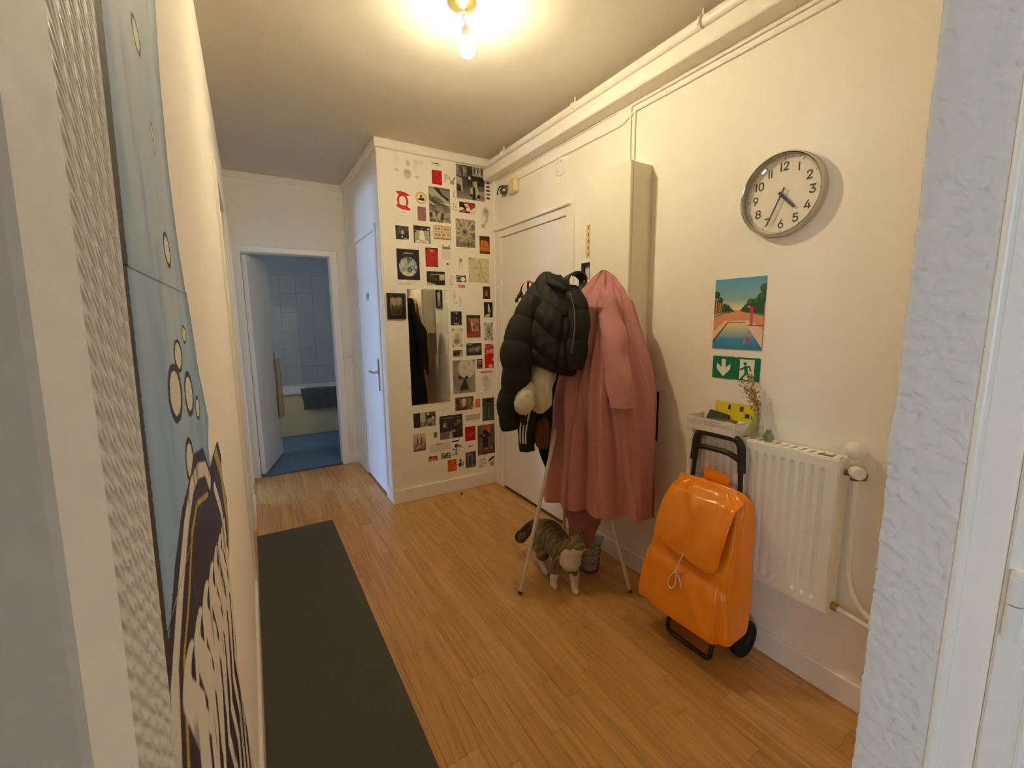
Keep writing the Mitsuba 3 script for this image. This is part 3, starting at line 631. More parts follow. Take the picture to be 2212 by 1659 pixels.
# ---------------------------------------------------------------- the collage: every sheet is a thing of its own
C = lin
class Pic:
    """a flat print: a fine grid whose vertices carry the printed colours"""
    def __init__(s, w, h, paper='f0eadd', res=.0026, seed=0):
        s.w, s.h = w, h; s.nx, s.ny = max(8, int(w/res)), max(8, int(h/res)); s.seed = seed
        s.u, s.v = np.meshgrid(np.linspace(0, 1, s.nx), np.linspace(0, 1, s.ny))
        s.a = h/w; s.c = np.ones((s.ny, s.nx, 3))*C(paper)
    def put(s, m, col, al=1.0):
        m = np.clip(np.asarray(m, float)*al, 0, 1)[..., None]; s.c = s.c*(1-m)+m*np.asarray(C(col) if isinstance(col, str) else col); return s
    def rect(s, x0, y0, x1, y1, col, al=1.0): return s.put((s.u >= x0) & (s.u <= x1) & (s.v >= y0) & (s.v <= y1), col, al)
    def ell(s, x, y, rx, ry, col, al=1.0, soft=.12):
        d = np.sqrt(((s.u-x)/rx)**2+((s.v-y)/ry)**2); return s.put(np.clip((1-d)/soft+.5, 0, 1), col, al)
    def poly(s, p, col, al=1.0): return s.put(shapely.contains_xy(Polygon(p).buffer(0), s.u, s.v), col, al)
    def line(s, p, w, col, al=1.0):
        d = shapely.distance(LineString([(x, y*s.a) for x, y in p]), shapely.points(s.u, s.v*s.a)); return s.put(np.clip((w-d)/(.35*w)+.5, 0, 1), col, al)
    def noise(s, sx, sy, k=0, oc=3):
        return meshkit.fbm(np.stack([s.u*sx+k*9.1+s.seed*3.3, s.v*sy*1.0, s.u*0+k], -1), oc, s.seed+k)
    def tone(s, lo, hi, sx=6, sy=6, k=0, a=.3, b=.7, mask=None, al=1.0):
        t = np.clip((s.noise(sx, sy, k)-a)/(b-a), 0, 1)[..., None]; col = np.asarray(C(lo))*(1-t)+t*np.asarray(C(hi))
        m = np.ones_like(s.u) if mask is None else mask; m = np.asarray(m, float)[..., None]*al; s.c = s.c*(1-m)+m*col; return s
    def box(s, x0, y0, x1, y1): return (s.u >= x0) & (s.u <= x1) & (s.v >= y0) & (s.v <= y1)
    def grad(s, top, bot, y0=0, y1=1, mask=None):
        t = np.clip((s.v-y0)/(y1-y0), 0, 1)[..., None]; col = np.asarray(C(top))*(1-t)+t*np.asarray(C(bot)); m = (np.ones_like(s.u) if mask is None else mask)[..., None]; s.c = s.c*(1-m)+m*col; return s
    def words(s, x0, x1, y, h, col, al=.8, k=0):
        r = np.random.default_rng(s.seed*31+k); x = x0
        while x < x1:
            w = r.uniform(.06, .16)*(x1-x0)*1.3; s.rect(x, y-h/2, min(x+w, x1), y+h/2, col, al*r.uniform(.6, 1)); x += w+.03*(x1-x0)
        return s
    def mesh(s, th=.0006):
        U, V = s.u*s.w, (1-s.v)*s.h
        top = np.stack([U, V, np.full_like(U, th)], -1).reshape(-1, 3)
        i, j = np.meshgrid(np.arange(s.ny-1), np.arange(s.nx-1), indexing='ij'); n = s.nx
        q = np.stack([i*n+j, (i+1)*n+j, (i+1)*n+j+1, i*n+j+1], -1).reshape(-1, 4)
        ring = np.r_[np.arange(n), np.arange(1, s.ny)*n+n-1, (s.ny-1)*n+np.arange(n-2, -1, -1), np.arange(s.ny-2, 0, -1)*n]
        k = len(top); low = top[ring].copy(); low[:, 2] = 0; m = len(ring)
        a = np.arange(m); b = (a+1) % m
        side = np.stack([ring[a], ring[b], k+b, k+a], -1)
        F = np.vstack([q[:, [0, 1, 2]], q[:, [0, 2, 3]], side[:, [0, 1, 2]], side[:, [0, 2, 3]]])
        col = s.c.reshape(-1, 3)
        return trimesh.Trimesh(np.vstack([top, low]), F, process=False), np.vstack([col, col[ring]])

RECT = {1:(0.954,1.236,2.442,2.612), 2:(1.266,1.351,2.563,2.613), 3:(1.272,1.353,2.443,2.545), 4:(1.363,1.462,2.459,2.530), 5:(1.471,1.715,2.368,2.620), 6:(1.724,1.772,2.384,2.529), 7:(0.981,1.100,2.167,2.360), 8:(1.138,1.224,2.286,2.372), 9:(1.150,1.215,2.167,2.267), 10:(1.241,1.414,2.170,2.424), 11:(1.431,1.464,2.369,2.412), 12:(1.429,1.476,2.268,2.328), 13:(1.490,1.628,2.264,2.345), 14:(1.438,1.637,1.961,2.237), 15:(1.655,1.770,2.133,2.342), 16:(0.977,1.075,2.019,2.116), 17:(1.113,1.243,2.004,2.130), 18:(1.270,1.411,2.044,2.148), 19:(1.331,1.405,1.898,2.017), 20:(1.661,1.753,1.962,2.102), 21:(0.977,1.149,1.694,1.953), 22:(1.198,1.300,1.835,1.976), 23:(1.203,1.351,1.699,1.802), 24:(1.336,1.413,1.836,1.889), 25:(1.440,1.528,1.810,1.923), 26:(1.559,1.742,1.732,1.923), 27:(1.386,1.426,1.701,1.781), 28:(1.448,1.534,1.729,1.783), 29:(1.462,1.523,1.685,1.709), 30:(1.382,1.520,1.514,1.669), 31:(1.684,1.749,1.600,1.702), 32:(1.690,1.771,1.449,1.575), 33:(1.390,1.486,1.387,1.498), 34:(1.527,1.653,1.285,1.469), 35:(1.688,1.772,1.256,1.405), 36:(1.395,1.489,1.213,1.362), 37:(1.521,1.661,1.138,1.239), 38:(1.402,1.484,1.135,1.188), 39:(1.688,1.773,1.024,1.227), 40:(1.396,1.597,0.830,1.104), 41:(1.614,1.665,1.024,1.104), 42:(1.622,1.772,0.793,1.006), 43:(1.406,1.573,0.687,0.798), 44:(1.590,1.638,0.694,0.767), 45:(1.656,1.772,0.568,0.767), 46:(1.051,1.233,0.590,0.706), 47:(1.266,1.469,0.462,0.658), 48:(1.499,1.633,0.591,0.642), 49:(1.258,1.389,0.702,0.728), 50:(1.489,1.586,0.416,0.539), 51:(1.606,1.772,0.273,0.536), 52:(1.041,1.144,0.399,0.540), 53:(1.167,1.245,0.466,0.539), 54:(1.172,1.352,0.367,0.436), 55:(1.368,1.471,0.314,0.440), 56:(1.487,1.585,0.345,0.390), 57:(1.162,1.237,0.297,0.338), 58:(1.270,1.353,0.298,0.348), 59:(1.324,1.405,0.178,0.281), 60:(1.417,1.469,0.206,0.278), 61:(1.488,1.585,0.180,0.319), 62:(1.602,1.772,0.147,0.246)}
def sheet(i, name, cat, label, draw, paper='f0eadd', th=.0006):
    x0, x1, z0, z1 = RECT[i]
    p = Pic(x1-x0, z1-z0, paper, seed=i); draw(p); m, c = p.mesh(th)
    key = free(name); scene[key] = mikit.ply(on_back(m, x0, YC, z0), 'print', smooth=True, color=c); tag(key, label, cat, 'paper sheets of the wall collage')
    return key
K, G, W = '1c1817', '8a847a', 'e6dec9'
def d1(p):
    for x, y, rx, ry, a in ((.2, .2, .07, .16, .12), (.48, .32, .05, .13, .45), (.78, .2, .14, .1, .14), (.68, .4, .05, .3, .12), (.18, .66, .06, .06, .4), (.46, .75, .1, .2, .5), (.43, .66, .05, .07, .35), (.51, .66, .05, .07, .35), (.72, .83, .06, .06, .4)): p.ell(x, y, rx, ry, '8f8570', a, .6)
def d2(p): p.line([(.12, .25), (.2, .42), (.5, .42), (.85, .45)], .055, 'd8d0c0'); p.line([(.1, .62), (.5, .68), (.95, .72)], .05, 'd8d0c0'); p.line([(.25, .42), (.7, .42)], .03, K)
def d3(p): p.tone('a3161c', 'c42229', 5, 6)
def d4(p):
    for k in range(6): p.words(.03, .5, .08+k*.09, .05, '6b6257', .7, k)
    p.poly([(.5, .85), (.62, .62), (.78, .45), (.92, .2), (1, .3), (.86, .6), (.95, .9), (.7, 1)], 'b98377'); p.poly([(.84, .35), (.93, .16), (1, .28), (.92, .42)], K); p.ell(.12, .78, .08, .06, '5c4a42', .8); p.poly([(.5, .2), (.62, .3), (.55, .6), (.48, .5)], '8c8278', .6)
def d5(p):
    p.tone('3a3632', '6a645c', 4, 4); p.tone('8f887c', '4a4540', 9, 7, 1, mask=p.box(0, 0, .4, .33)); p.poly([(.36, 0), (.58, 0), (.55, .6), (.4, .6)], '2b2724', .8)
    p.tone('a9a294', '7d766b', 8, 10, 2, mask=p.box(.56, .02, 1, .24))
    for x in (.62, .74, .9): p.rect(x, .03, x+.035, .2, '3c3733')
    for x in (.7, .83, .97): p.rect(x, .0, x+.02, .22, 'c9c2b2')
    p.rect(.55, .28, 1, .56, '26221f'); p.rect(.55, .24, 1, .28, '9a9284'); p.rect(.17, .14, .28, .32, '3f3a36'); p.rect(.24, .14, .28, .32, 'aaa294')
    p.poly([(0, .36), (.2, .4), (.22, .78), (.17, .78), (.14, .6), (0, .56)], 'b0a898'); p.poly([(0, .58), (.14, .62), (.16, .8), (0, .8)], '2d2926'); p.ell(.46, .36, .04, .05, 'd2cabb')
    p.grad('5b564f', '8d8578', .75, 1, p.box(0, .78, 1, 1)); p.poly([(.62, .46), (.72, .42), (.74, .9), (.64, .9)], 'c2baaa'); p.ell(.62, .52, .06, .09, '7b7369'); p.ell(.63, .52, .03, .05, 'b7aea0')
    p.poly([(.48, .66), (.6, .6), (.76, .66), (.84, .85), (.7, .86), (.5, .86)], 'b9b1a2'); p.poly([(.57, .62), (.66, .62), (.67, .9), (.68, 1), (.54, 1), (.57, .85)], '1f1b19'); p.ell(.78, .87, .06, .06, '1f1b19'); p.ell(.52, .86, .06, .04, '26221f')
    p.poly([(.8, .72), (1, .7), (1, .83), (.84, .85)], 'a79f91', .8)
def d6(p):
    for k in range(5): p.ell(.45, .1+k*.2, .42, .06, ('57504a', '2b2623', '2f2a26', '827a6e', '4a423b')[k], .95, .5); p.ell(.6, .09+k*.2, .2, .04, '3a342f', .6, .5)
def d7(p):
    p.poly([(.08, .03), (.3, .0), (.68, .03), (.98, .13), (.68, .17), (.4, .2), (.2, .12)], 'c62a26'); p.poly([(.1, .5), (.3, .5), (.75, .52), (.97, .62), (.96, .68), (.4, .66), (.12, .58)], 'c62a26')
    th = np.sqrt(((p.u-.5)/.36)**2+((p.v-.35)/.25)**2); inn = np.sqrt(((p.u-.5)/.22)**2+((p.v-.37)/.2)**2); p.put((th < 1) & (inn > 1), 'c62a26')
    p.words(.35, .65, .76, .02, '7f7668', .7, 1); p.words(.25, .8, .88, .018, '978e7e', .6, 2); p.words(.35, .72, .94, .012, 'b0a794', .6, 3)
def d8(p):
    for rr, cc in ((.5, 'c79f5f'), (.46, 'e2c48b'), (.36, 'f0deb0')): p.ell(.5, .5, rr, rr, cc, 1, .05)
    for k in range(26):
        a = k*2*math.pi/26; p.ell(.5+.41*math.cos(a), .5+.41*math.sin(a), .018, .018, '9a6f38', .8)
    p.ell(.5, .33, .11, .1, '231e14'); p.ell(.43, .55, .1, .14, '6f6342'); p.ell(.62, .6, .17, .13, '211c14'); p.ell(.33, .62, .14, .06, '2b2416')
def d9(p): p.tone('8f5f60', '9f7070', 30, 12)
def d10(p):
    p.tone('4b463c', '8f8876', 4, 5); p.poly([(0, 0), (.3, .1), (.7, .28), (.98, .42), (.9, .48), (.55, .45), (.2, .3), (0, .2)], 'aaa48c'); p.poly([(.2, .24), (.5, .3), (.75, .42), (.5, .44), (.25, .36)], '6d685a'); p.poly([(.2, 0), (.5, .04), (.62, .2), (.95, .3), (.9, .36), (.6, .25), (.35, .1)], '2c2721'); p.poly([(.5, .05), (1, .08), (1, .3), (.7, .22)], '827b6c')
    p.poly([(0, .4), (.15, .45), (.3, .5), (.25, .52), (0, .46)], 'd0c9b3'); p.poly([(.7, .47), (.9, .42), (1, .46), (.95, .5)], 'cbc4ae'); p.tone('3e392f', 'b2ab97', 8, 9, 3, .35, .65, p.box(0, .68, 1, 1)); p.rect(0, .55, 1, .6, '6d6656', .4)
def d11(p): p.line([(.5, .05), (.55, .8)], .07, '4d463d'); p.line([(.2, .85), (.85, .88)], .08, '5a5247'); p.line([(.5, .3), (.3, .35)], .05, '6a6155')
def d12(p):
    for x in (.25, .7):
        for y in (.15, .5, .85): p.ell(x, y, .16, .12, 'a3a066', .7, .6); p.ell(x, y+.02, .07, .05, '77743d', .6, .6)
def d13(p):
    p.rect(0, 0, 1, 1, '231a1a'); p.poly([(.45, 1), (1, .35), (1, 1)], 'e2d5bd'); p.poly([(.22, 0), (1, .05), (1, .3), (.66, .6), (.6, .3), (.3, .2)], 'a8292b'); p.poly([(.3, .22), (.52, .12), (.68, .6), (.7, .95), (.45, .9), (.42, .55)], 'e6dccb'); p.ell(.47, .46, .05, .05, K); p.ell(.14, .68, .16, .18, 'ded2ba'); p.ell(.27, .84, .14, .16, 'c93a33'); p.poly([(.45, .85), (.65, .8), (.68, .95), (.55, 1), (.4, 1)], '2a1e1d')
def d14(p):
    x0, y0, x1, y1 = .09, .08, .92, .85; m = p.box(x0, y0, x1, y1); p.tone('6f6653', 'b0a684', 5, 5, mask=m)
    r = np.sqrt(((p.u-.48)/.5)**2+((p.v-.44)/.5)**2); an = np.arctan2(p.v-.44, p.u-.48); ray = np.sin(an*13+6*p.noise(5, 5, 2)) > .45
    p.put(m & ray & (r > .35) & (r < .95), 'c9bf9d', .75); p.ell(.48, .44, .22, .17, 'b5ad93', 1, .3); p.ell(.48, .44, .16, .12, '8d8672', 1, .3); p.ell(.47, .43, .07, .05, '47423a', 1, .4); p.rect(x0, .74, x1, y1, '3b352e', .65); p.tone('2c2723', '8a8170', 12, 8, 5, mask=p.box(x0, .7, x1, y1), al=.7); p.rect(.76, .46, x1, .62, '4a4742', .7)
def d15(p):
    p.ell(.58, .25, .25, .16, '8f8b84', .75, .8); p.ell(.62, .22, .1, .08, '6f6b65', .6, .8); p.poly([(.68, .28), (.82, .4), (.72, .6), (.5, .75), (.35, .8), (.45, .6), (.6, .45)], '9f9b93', .7); p.ell(.36, .78, .16, .08, '7d7972', .7, .8); p.ell(.5, .5, .3, .3, 'bdb8ad', .3, .9)
def d16(p):
    p.tone('2a2524', '5f5854', 4, 4); p.rect(0, 0, .3, 1, '2b2624', .5); p.poly([(.5, .28), (.56, .28), (.66, .62), (.42, .62)], 'b8b1a8'); p.poly([(.52, .18), (.56, .3), (.5, .3)], '98928a'); p.ell(.52, .75, .24, .16, '1b1716'); p.ell(.5, .78, .05, .07, 'ded7cc'); p.poly([(.65, .85), (1, .92), (1, 1), (.6, 1)], 'a1988c'); p.poly([(.6, .68), (1, .84), (1, .92), (.62, .8)], '211d1b')
def d17(p):
    p.rect(0, 0, 1, 1, '2a2523'); p.rect(.05, .27, .95, .95, 'b1a898'); p.poly([(.8, .2), (.88, .08), (.97, .2)], 'ece4d2'); p.rect(.42, .12, .58, .17, '8d8398'); p.rect(.05, .3, .15, .4, '231e1c')
    p.ell(.5, .95, .46, .22, '2f2a27'); p.ell(.5, .96, .44, .2, 'ece4d0')
    for x, y, rx, ry in ((.48, .45, .17, .22), (.4, .72, .1, .16), (.6, .72, .1, .16), (.5, .78, .06, .12)): p.ell(x, y, rx, ry, '3a342f')
    for x, y, rx, ry in ((.48, .45, .15, .2), (.4, .7, .08, .15), (.6, .7, .08, .15), (.5, .78, .04, .1), (.48, .58, .14, .14)): p.ell(x, y, rx, ry, 'f1ead8')
    p.rect(.05, .94, .95, .97, '2a2523')
def d18(p):
    p.rect(0, 0, 1, 1, 'a58261'); p.rect(.03, .05, .97, .88, 'dcc7a2')
    for x in (.5,): p.rect(x-.015, .05, x+.015, .88, 'a58261')
    p.rect(.03, .44, .97, .48, 'a58261')
    for x, y in ((.15, .25), (.33, .25), (.68, .25), (.85, .25), (.15, .68), (.33, .68), (.62, .66), (.86, .66)): p.ell(x, y, .07, .1, 'b98457'); p.rect(x-.008, .08 if y < .4 else .5, x+.008, y, 'b99a75')
    p.words(.05, .9, .93, .03, '6f5238', .6)
def d19(p): p.poly([(.08, .03), (.25, .2), (.75, .2), (.93, .05), (.98, .36), (.1, .36)], '8b8373'); p.poly([(.25, .3), (.6, .26), (.95, .36), (.3, .36)], '5f584b', .7); p.rect(.0, .4, 1, 1, 'd9c9a8', .6)
def d20(p):
    p.grad('3a1c10', 'b0641d', 0, 1); p.tone('38190d', '5f2c10', 4, 5, mask=p.box(0, 0, 1, .3)); p.poly([(.15, .25), (.3, .2), (.35, .5), (.2, .62)], 'd98a3b'); p.poly([(.4, .22), (.8, .3), (.9, .6), (.45, .55)], 'c77428'); p.rect(0, .6, 1, .85, 'b9661c'); p.rect(0, .85, 1, 1, '5a3212')
def d21(p):
    p.rect(0, 0, 1, .86, '211b1e'); p.words(.3, .72, .115, .035, 'c9c2b8', .9); r = np.sqrt(((p.u-.49)/.41)**2+((p.v-.49)/.275)**2)
    n = p.noise(5, 7, 1, 4); n2 = p.noise(9, 11, 4, 4); g = np.stack([np.interp(n, [.3, .5, .62], [a, b, c]) for a, b, c in zip(C('2c4152'), C('5d8199'), C('a9b5ae'))], -1)
    m = np.clip((1-r)/.04, 0, 1)[..., None]; p.c = p.c*(1-m)+m*g; p.put((r < .97)*np.clip((n2-.52)/.1, 0, 1), 'd9d6c6', .85); p.put((r < .97) & (n > .45) & (n < .53) & (p.u < .6), 'b29d6e', .7); p.put((r < .99)*np.clip((p.v-.6)/.12, 0, 1), 'd8d2bc', .5); p.ell(.36, .34, .14, .05, 'c9a986', .6, .7)
    for k in range(4): p.words(.04, .96, .89+k*.022, .008, '8d8474', .5, k)
    p.words(.04, .6, .975, .012, '6f675b', .7, 9)
def d22(p): p.tone('a02522', 'b02c29', 6, 8); p.rect(0, 0, 1, .03, '481512'); p.poly([(0, 0), (.25, 0), (.1, .14), (0, .14)], '2a100e'); p.poly([(1, 0), (.75, 0), (.9, .14), (1, .14)], '2a100e'); p.rect(.38, .13, .62, .19, 'e2a58f', .9); p.rect(.9, .62, .97, .68, 'cf6052', .8); p.words(.2, .8, .85, .02, '7c1c1a', .6); p.rect(0, .97, 1, 1, '5b1412')
def d23(p):
    p.rect(0, 0, 1, 1, '241f18'); p.poly([(.0, .85), (.1, .8), (.6, 1), (0, 1)], 'b6b489'); p.grad('d6cb86', 'a79a55', .2, .7, p.box(.7, .22, .98, .66)); p.rect(.2, .2, .95, .26, 'b5ab76', .8); p.tone('1f1c14', '48442f', 8, 6, 2, mask=p.box(.22, .28, .7, .7)); p.rect(.17, .25, .2, .72, '6f6b50', .7); p.poly([(.1, .72), (.98, .62), (.98, 1), (.6, 1)], '1a1611')
def d24(p): p.ell(.55, .48, .14, .16, '6d5d44', 1, .4)
def d25(p): p.ell(.55, .22, .16, .15, '8d8578', .7, .5); p.ell(.62, .2, .07, .07, '3f3832', .8, .5); p.line([(.45, .3), (.42, .62), (.35, .9)], .03, '9a9183', .6); p.line([(.62, .34), (.7, .6), (.66, .85)], .03, '9a9183', .6); p.line([(.42, .6), (.68, .6)], .02, '9a9183', .5)
def d26(p):
    p.tone('c8bd8f', 'd9cfa6', 5, 5); n = p.noise(4, 4, 2); p.put(np.abs(n-.5) < .018, '9a9368', .7); p.put(np.abs(p.noise(7, 7, 5)-.5) < .02, 'b1a878', .6); p.line([(.5, .1), (.62, .35), (.6, .55), (.85, .95)], .02, '8f8a63', .8)
    p.rect(0, 0, .12, .015, '4c463c'); p.rect(0, .05, .1, .065, '6c6558')
def d27(p): p.line([(.5, .05), (.35, .3), (.25, .6), (.4, .85), (.5, .95)], .06, '8f877a', .8); p.line([(.55, .1), (.75, .4), (.8, .65), (.6, .92)], .06, '9d9587', .7); p.ell(.55, .92, .14, .05, '4d463e', .9)
def d28(p):
    p.rect(0, 0, 1, 1, '5d5750'); 
    for k in range(6): p.line([(-.1, .1+k*.22), (.7, -.3+k*.3)], .035, ('2b2724', 'b0a899')[k % 2])
    p.ell(.68, .58, .22, .34, 'eee6d4', 1, .08); p.poly([(.85, 1), (1, .7), (1, 1)], '3a3530')
def d29(p): p.rect(0, 0, 1, 1, 'd14a3c'); p.words(.06, .95, .5, .5, 'e99a84', .8)
def d30(p): p.tone('ece6da', 'f3eee3', 3, 3); [p.ell(x, y, rx, ry, '8b867c', a, .8) for x, y, rx, ry, a in ((.32, .35, .06, .15, .5), (.7, .5, .08, .16, .35), (.3, .68, .04, .04, .5), (.45, .66, .05, .04, .7), (.66, .75, .06, .1, .3))]
def d31(p): p.tone('2a1713', '3a211a', 4, 5); p.ell(.48, .5, .24, .25, '6f4330', .9, .6); p.ell(.48, .66, .14, .1, 'b98a66', .8, .6); p.ell(.48, .4, .1, .1, '8d5b40', .6, .7)
def d32(p): p.rect(0, 0, 1, 1, '1d1917'); p.poly([(.45, .15), (.55, .1), (.62, .3), (.74, .62), (.74, .68), (.6, .66), (.46, .68)], 'ddd5c4'); p.rect(.55, .45, .6, .66, '2b2622'); p.ell(.5, .14, .05, .05, 'c9c1b0'); p.poly([(.05, .98), (.25, .8), (.72, .74), (.6, 1)], 'cfc7b6'); [p.line([(.1+k*.16, .99), (.3+k*.14, .78)], .014, '1d1917') for k in range(4)]
def d33(p): p.tone('1b1d18', '24261f', 6, 6); p.ell(.5, .5, .06, .05, 'b9b5a4')
def d34(p):
    p.tone('5b3530', '6e443c', 5, 6); p.rect(0, 0, 1, .13, '3f2c2a'); p.grad('a8765c', '8d5a49', .14, .75, p.box(.15, .15, .88, .74)); p.poly([(.05, .3), (.25, .22), (.4, .7), (.05, .75)], '6d2d28'); p.poly([(.3, .25), (.45, .35), (.5, .7), (.38, .72)], 'c6a48e'); p.ell(.52, .55, .1, .12, '5c4550', .8, .5); p.ell(.76, .42, .08, .06, '5d3028', .9, .5); p.rect(.55, .6, .88, .72, 'b08a74', .6); p.rect(0, .75, 1, 1, '8c3a2a'); p.rect(0, .72, .5, .8, '4d2521', .7)
def d35(p):
    p.tone('b6b1a4', 'd3cdbd', 9, 9); u, v = np.abs(p.u-.5), np.abs(p.v-.5)
    for a, b, r_ in ((.4, .43, .13), (.0, .25, .2)): d = np.hypot((u-a), (v-b)*p.a); p.put(np.abs(d-r_) < .03, '5a564f', .85); p.put(np.abs(d-r_*.5) < .025, '3d3934', .85)
    p.put((np.abs(u-v*p.a) < .06) & (v < .13), '2c2825', .9)
def d36(p):
    p.tone('d9d2bd', 'e5decb', 4, 4)
    for x in (.1, .9):
        for y in (.07, .93): p.ell(x, y, .14, .07, '857f72', .8, .6)
    p.ell(.5, .55, .28, .28, 'aaa394', .7, .7); p.ell(.46, .7, .3, .14, '736d62', .9, .6); p.ell(.55, .4, .14, .12, '9a9386', .7, .7)
def d37(p): p.tone('2d2a27', '3d3935', 5, 5); p.words(.06, .38, .12, .05, 'c9c2b4', .9); p.ell(.3, .55, .22, .16, '6d6862', .9, .5); p.ell(.42, .4, .07, .12, '7d7871', .9, .5); p.ell(.68, .5, .16, .18, '8d8880', .9, .5); p.poly([(.72, .2), (.78, .18), (.98, .45), (.78, .5)], '7a756e'); p.rect(0, .8, 1, 1, '25221f', .7)
def d38(p): p.tone('1f1412', '8a7358', 9, 6, 1, .35, .65); p.ell(.25, .45, .16, .3, '2b1c1c'); p.ell(.55, .5, .14, .3, '3a2324'); p.poly([(.7, .9), (.8, .4), (.95, .9)], 'd0c69c'); p.rect(0, 0, 1, .08, '2a1a12')
def d39(p):
    p.rect(0, 0, 1, 1, 'b70d17'); p.tone('b5101c', 'd88a8d', 4, 7, 1, .45, .62, p.box(0, 0, 1, .4)); p.line([(.0, .25), (.3, .16), (.6, .2), (1, .3)], .06, 'a50f1a'); p.ell(.3, .3, .18, .07, 'cf7f80', .9, .5); p.ell(.72, .28, .24, .08, 'd79a98', .9, .5); p.ell(.25, .42, .07, .04, 'd9797c'); p.ell(.92, .65, .12, .06, 'e0a7a0'); p.ell(.65, .92, .24, .075, 'dcb3a8'); p.line([(.62, .8), (.64, .9)], .03, 'e0b0a6')
def d40(p):
    p.tone('7b756a', '938c80', 3, 3); p.ell(.62, .24, .39, .3, 'c9c2b2', 1, .1); p.tone('b3ac9d', 'cfc8b8', 8, 9, 2, mask=np.clip((1-np.sqrt(((p.u-.62)/.37)**2+((p.v-.24)/.28)**2))/.2, 0, 1))
    p.poly([(.48, .58), (.56, .58), (.62, .72), (.7, .9), (.3, .92), (.32, .8), (.44, .66)], '2b2724'); p.ell(.3, .52, .08, .05, '25211e'); p.ell(.6, .53, .08, .05, '25211e'); p.line([(.3, .52), (.5, .59), (.6, .54)], .025, '2b2724'); p.line([(.4, .9), (.32, .97)], .018, '5a534b'); p.line([(.62, .88), (.74, .95)], .018, '5a534b')
def d41(p): p.rect(0, 0, 1, 1, '221a1b'); p.rect(.15, .1, .85, .3, '8a8379'); p.ell(.5, .5, .38, .2, '9f3b33', 1, .4); p.words(.15, .85, .88, .06, 'a79f92', .7)
def d42(p): p.tone('eae4d8', 'f2ece1', 2, 3); p.rect(.16, .03, .86, .11, '9f7d5c'); [p.ell(x, y, rx, ry, '948c80', a, .8) for x, y, rx, ry, a in ((.45, .33, .22, .13, .5), (.62, .55, .22, .2, .4), (.4, .58, .12, .1, .4), (.45, .27, .04, .03, .7), (.55, .27, .04, .03, .7), (.5, .78, .14, .06, .4))]
def d43(p): p.tone('3b211a', '8a5a44', 7, 5, 1, .3, .7); p.rect(0, 0, .05, 1, '8f8370'); p.ell(.48, .45, .12, .3, 'bdb19d', 1, .4); p.ell(.48, .25, .1, .1, 'd1c8b5', 1, .4); p.ell(.12, .25, .1, .2, '4a2018', .8, .5); p.ell(.8, .4, .1, .3, '9b7a60', .7, .6); p.rect(0, .88, .6, 1, '2a1712', .8); p.poly([(.85, .8), (1, .95), (.9, .96)], 'd8cdb6')
def d44(p): p.tone('cf6151', 'd56a58', 4, 4)
def d45(p):
    p.tone('2b302e', '454c48', 5, 9)
    for k in range(14): p.rect(.02, .22+k*.055, .98, .235+k*.055, '59615c', .6)
    p.rect(.35, .02, .7, .2, '161a19'); p.ell(.5, .5, .16, .2, '1e2321', .8, .6); p.line([(.5, .4), (.55, .6), (.48, .85)], .04, '7d8a84', .6)
def d46(p): p.tone('5d5750', '8c857b', 6, 5); p.rect(0, 0, .3, 1, '2b2622'); p.rect(.3, .02, .53, .66, 'b9b1a2'); p.rect(.53, .0, .6, .8, '57514a'); p.rect(.62, 0, 1, .5, '221e1b'); p.ell(.66, .12, .06, .1, 'd4ccbc'); p.ell(.86, .14, .09, .13, '7d766b'); p.ell(.86, .16, .05, .08, '25201d'); p.ell(.89, .42, .06, .09, 'ded6c5'); p.ell(.76, .68, .13, .26, '9f978a', 1, .5); p.tone('4e4841', 'a69e91', 14, 9, 3, mask=p.box(.3, .7, .85, 1))
def d47(p):
    p.tone('221c1c', '332b2a', 4, 4); p.words(.14, .86, .1, .035, 'a89f95', .9); p.words(.25, .7, .18, .012, '6f675f', .8, 2); p.ell(.24, .44, .1, .16, '5d554c', 1, .6); p.ell(.2, .44, .05, .13, 'b0a595', 1, .6); p.ell(.2, .6, .14, .1, '221c1c', .9, .6); p.ell(.83, .3, .1, .09, '6c6259', 1, .6); p.ell(.72, .42, .1, .09, '5c534b', 1, .7); p.poly([(.66, .5), (.95, .36), (1, .36), (1, .9), (.7, .9)], '322a28'); p.poly([(0, .72), (.4, .66), (.34, 1), (0, 1)], '6d6259'); p.poly([(.36, .98), (.42, .7), (.52, .68), (.56, .98)], 'b3a696'); p.poly([(.5, .68), (.62, .62), (.7, .74), (.62, .74)], 'a59888')
def d48(p):
    p.rect(0, 0, 1, 1, 'cdb8a8')
    for k in range(6): p.words(.04, .96, .12+k*.155, .07, '8f6f68', .7, k)
def d49(p): p.words(.3, .75, .35, .18, '8d8575', .5); p.words(.25, .8, .8, .1, 'b5ab96', .5, 3)
def d50(p): p.rect(0, 0, 1, 1, 'a80c14'); p.ell(.58, .55, .24, .1, 'c4434a', .7, .8); p.line([(.4, .5), (.85, .52)], .03, 'c95a60', .6); p.line([(.6, .55), (.55, .72)], .03, 'c95a60', .6)
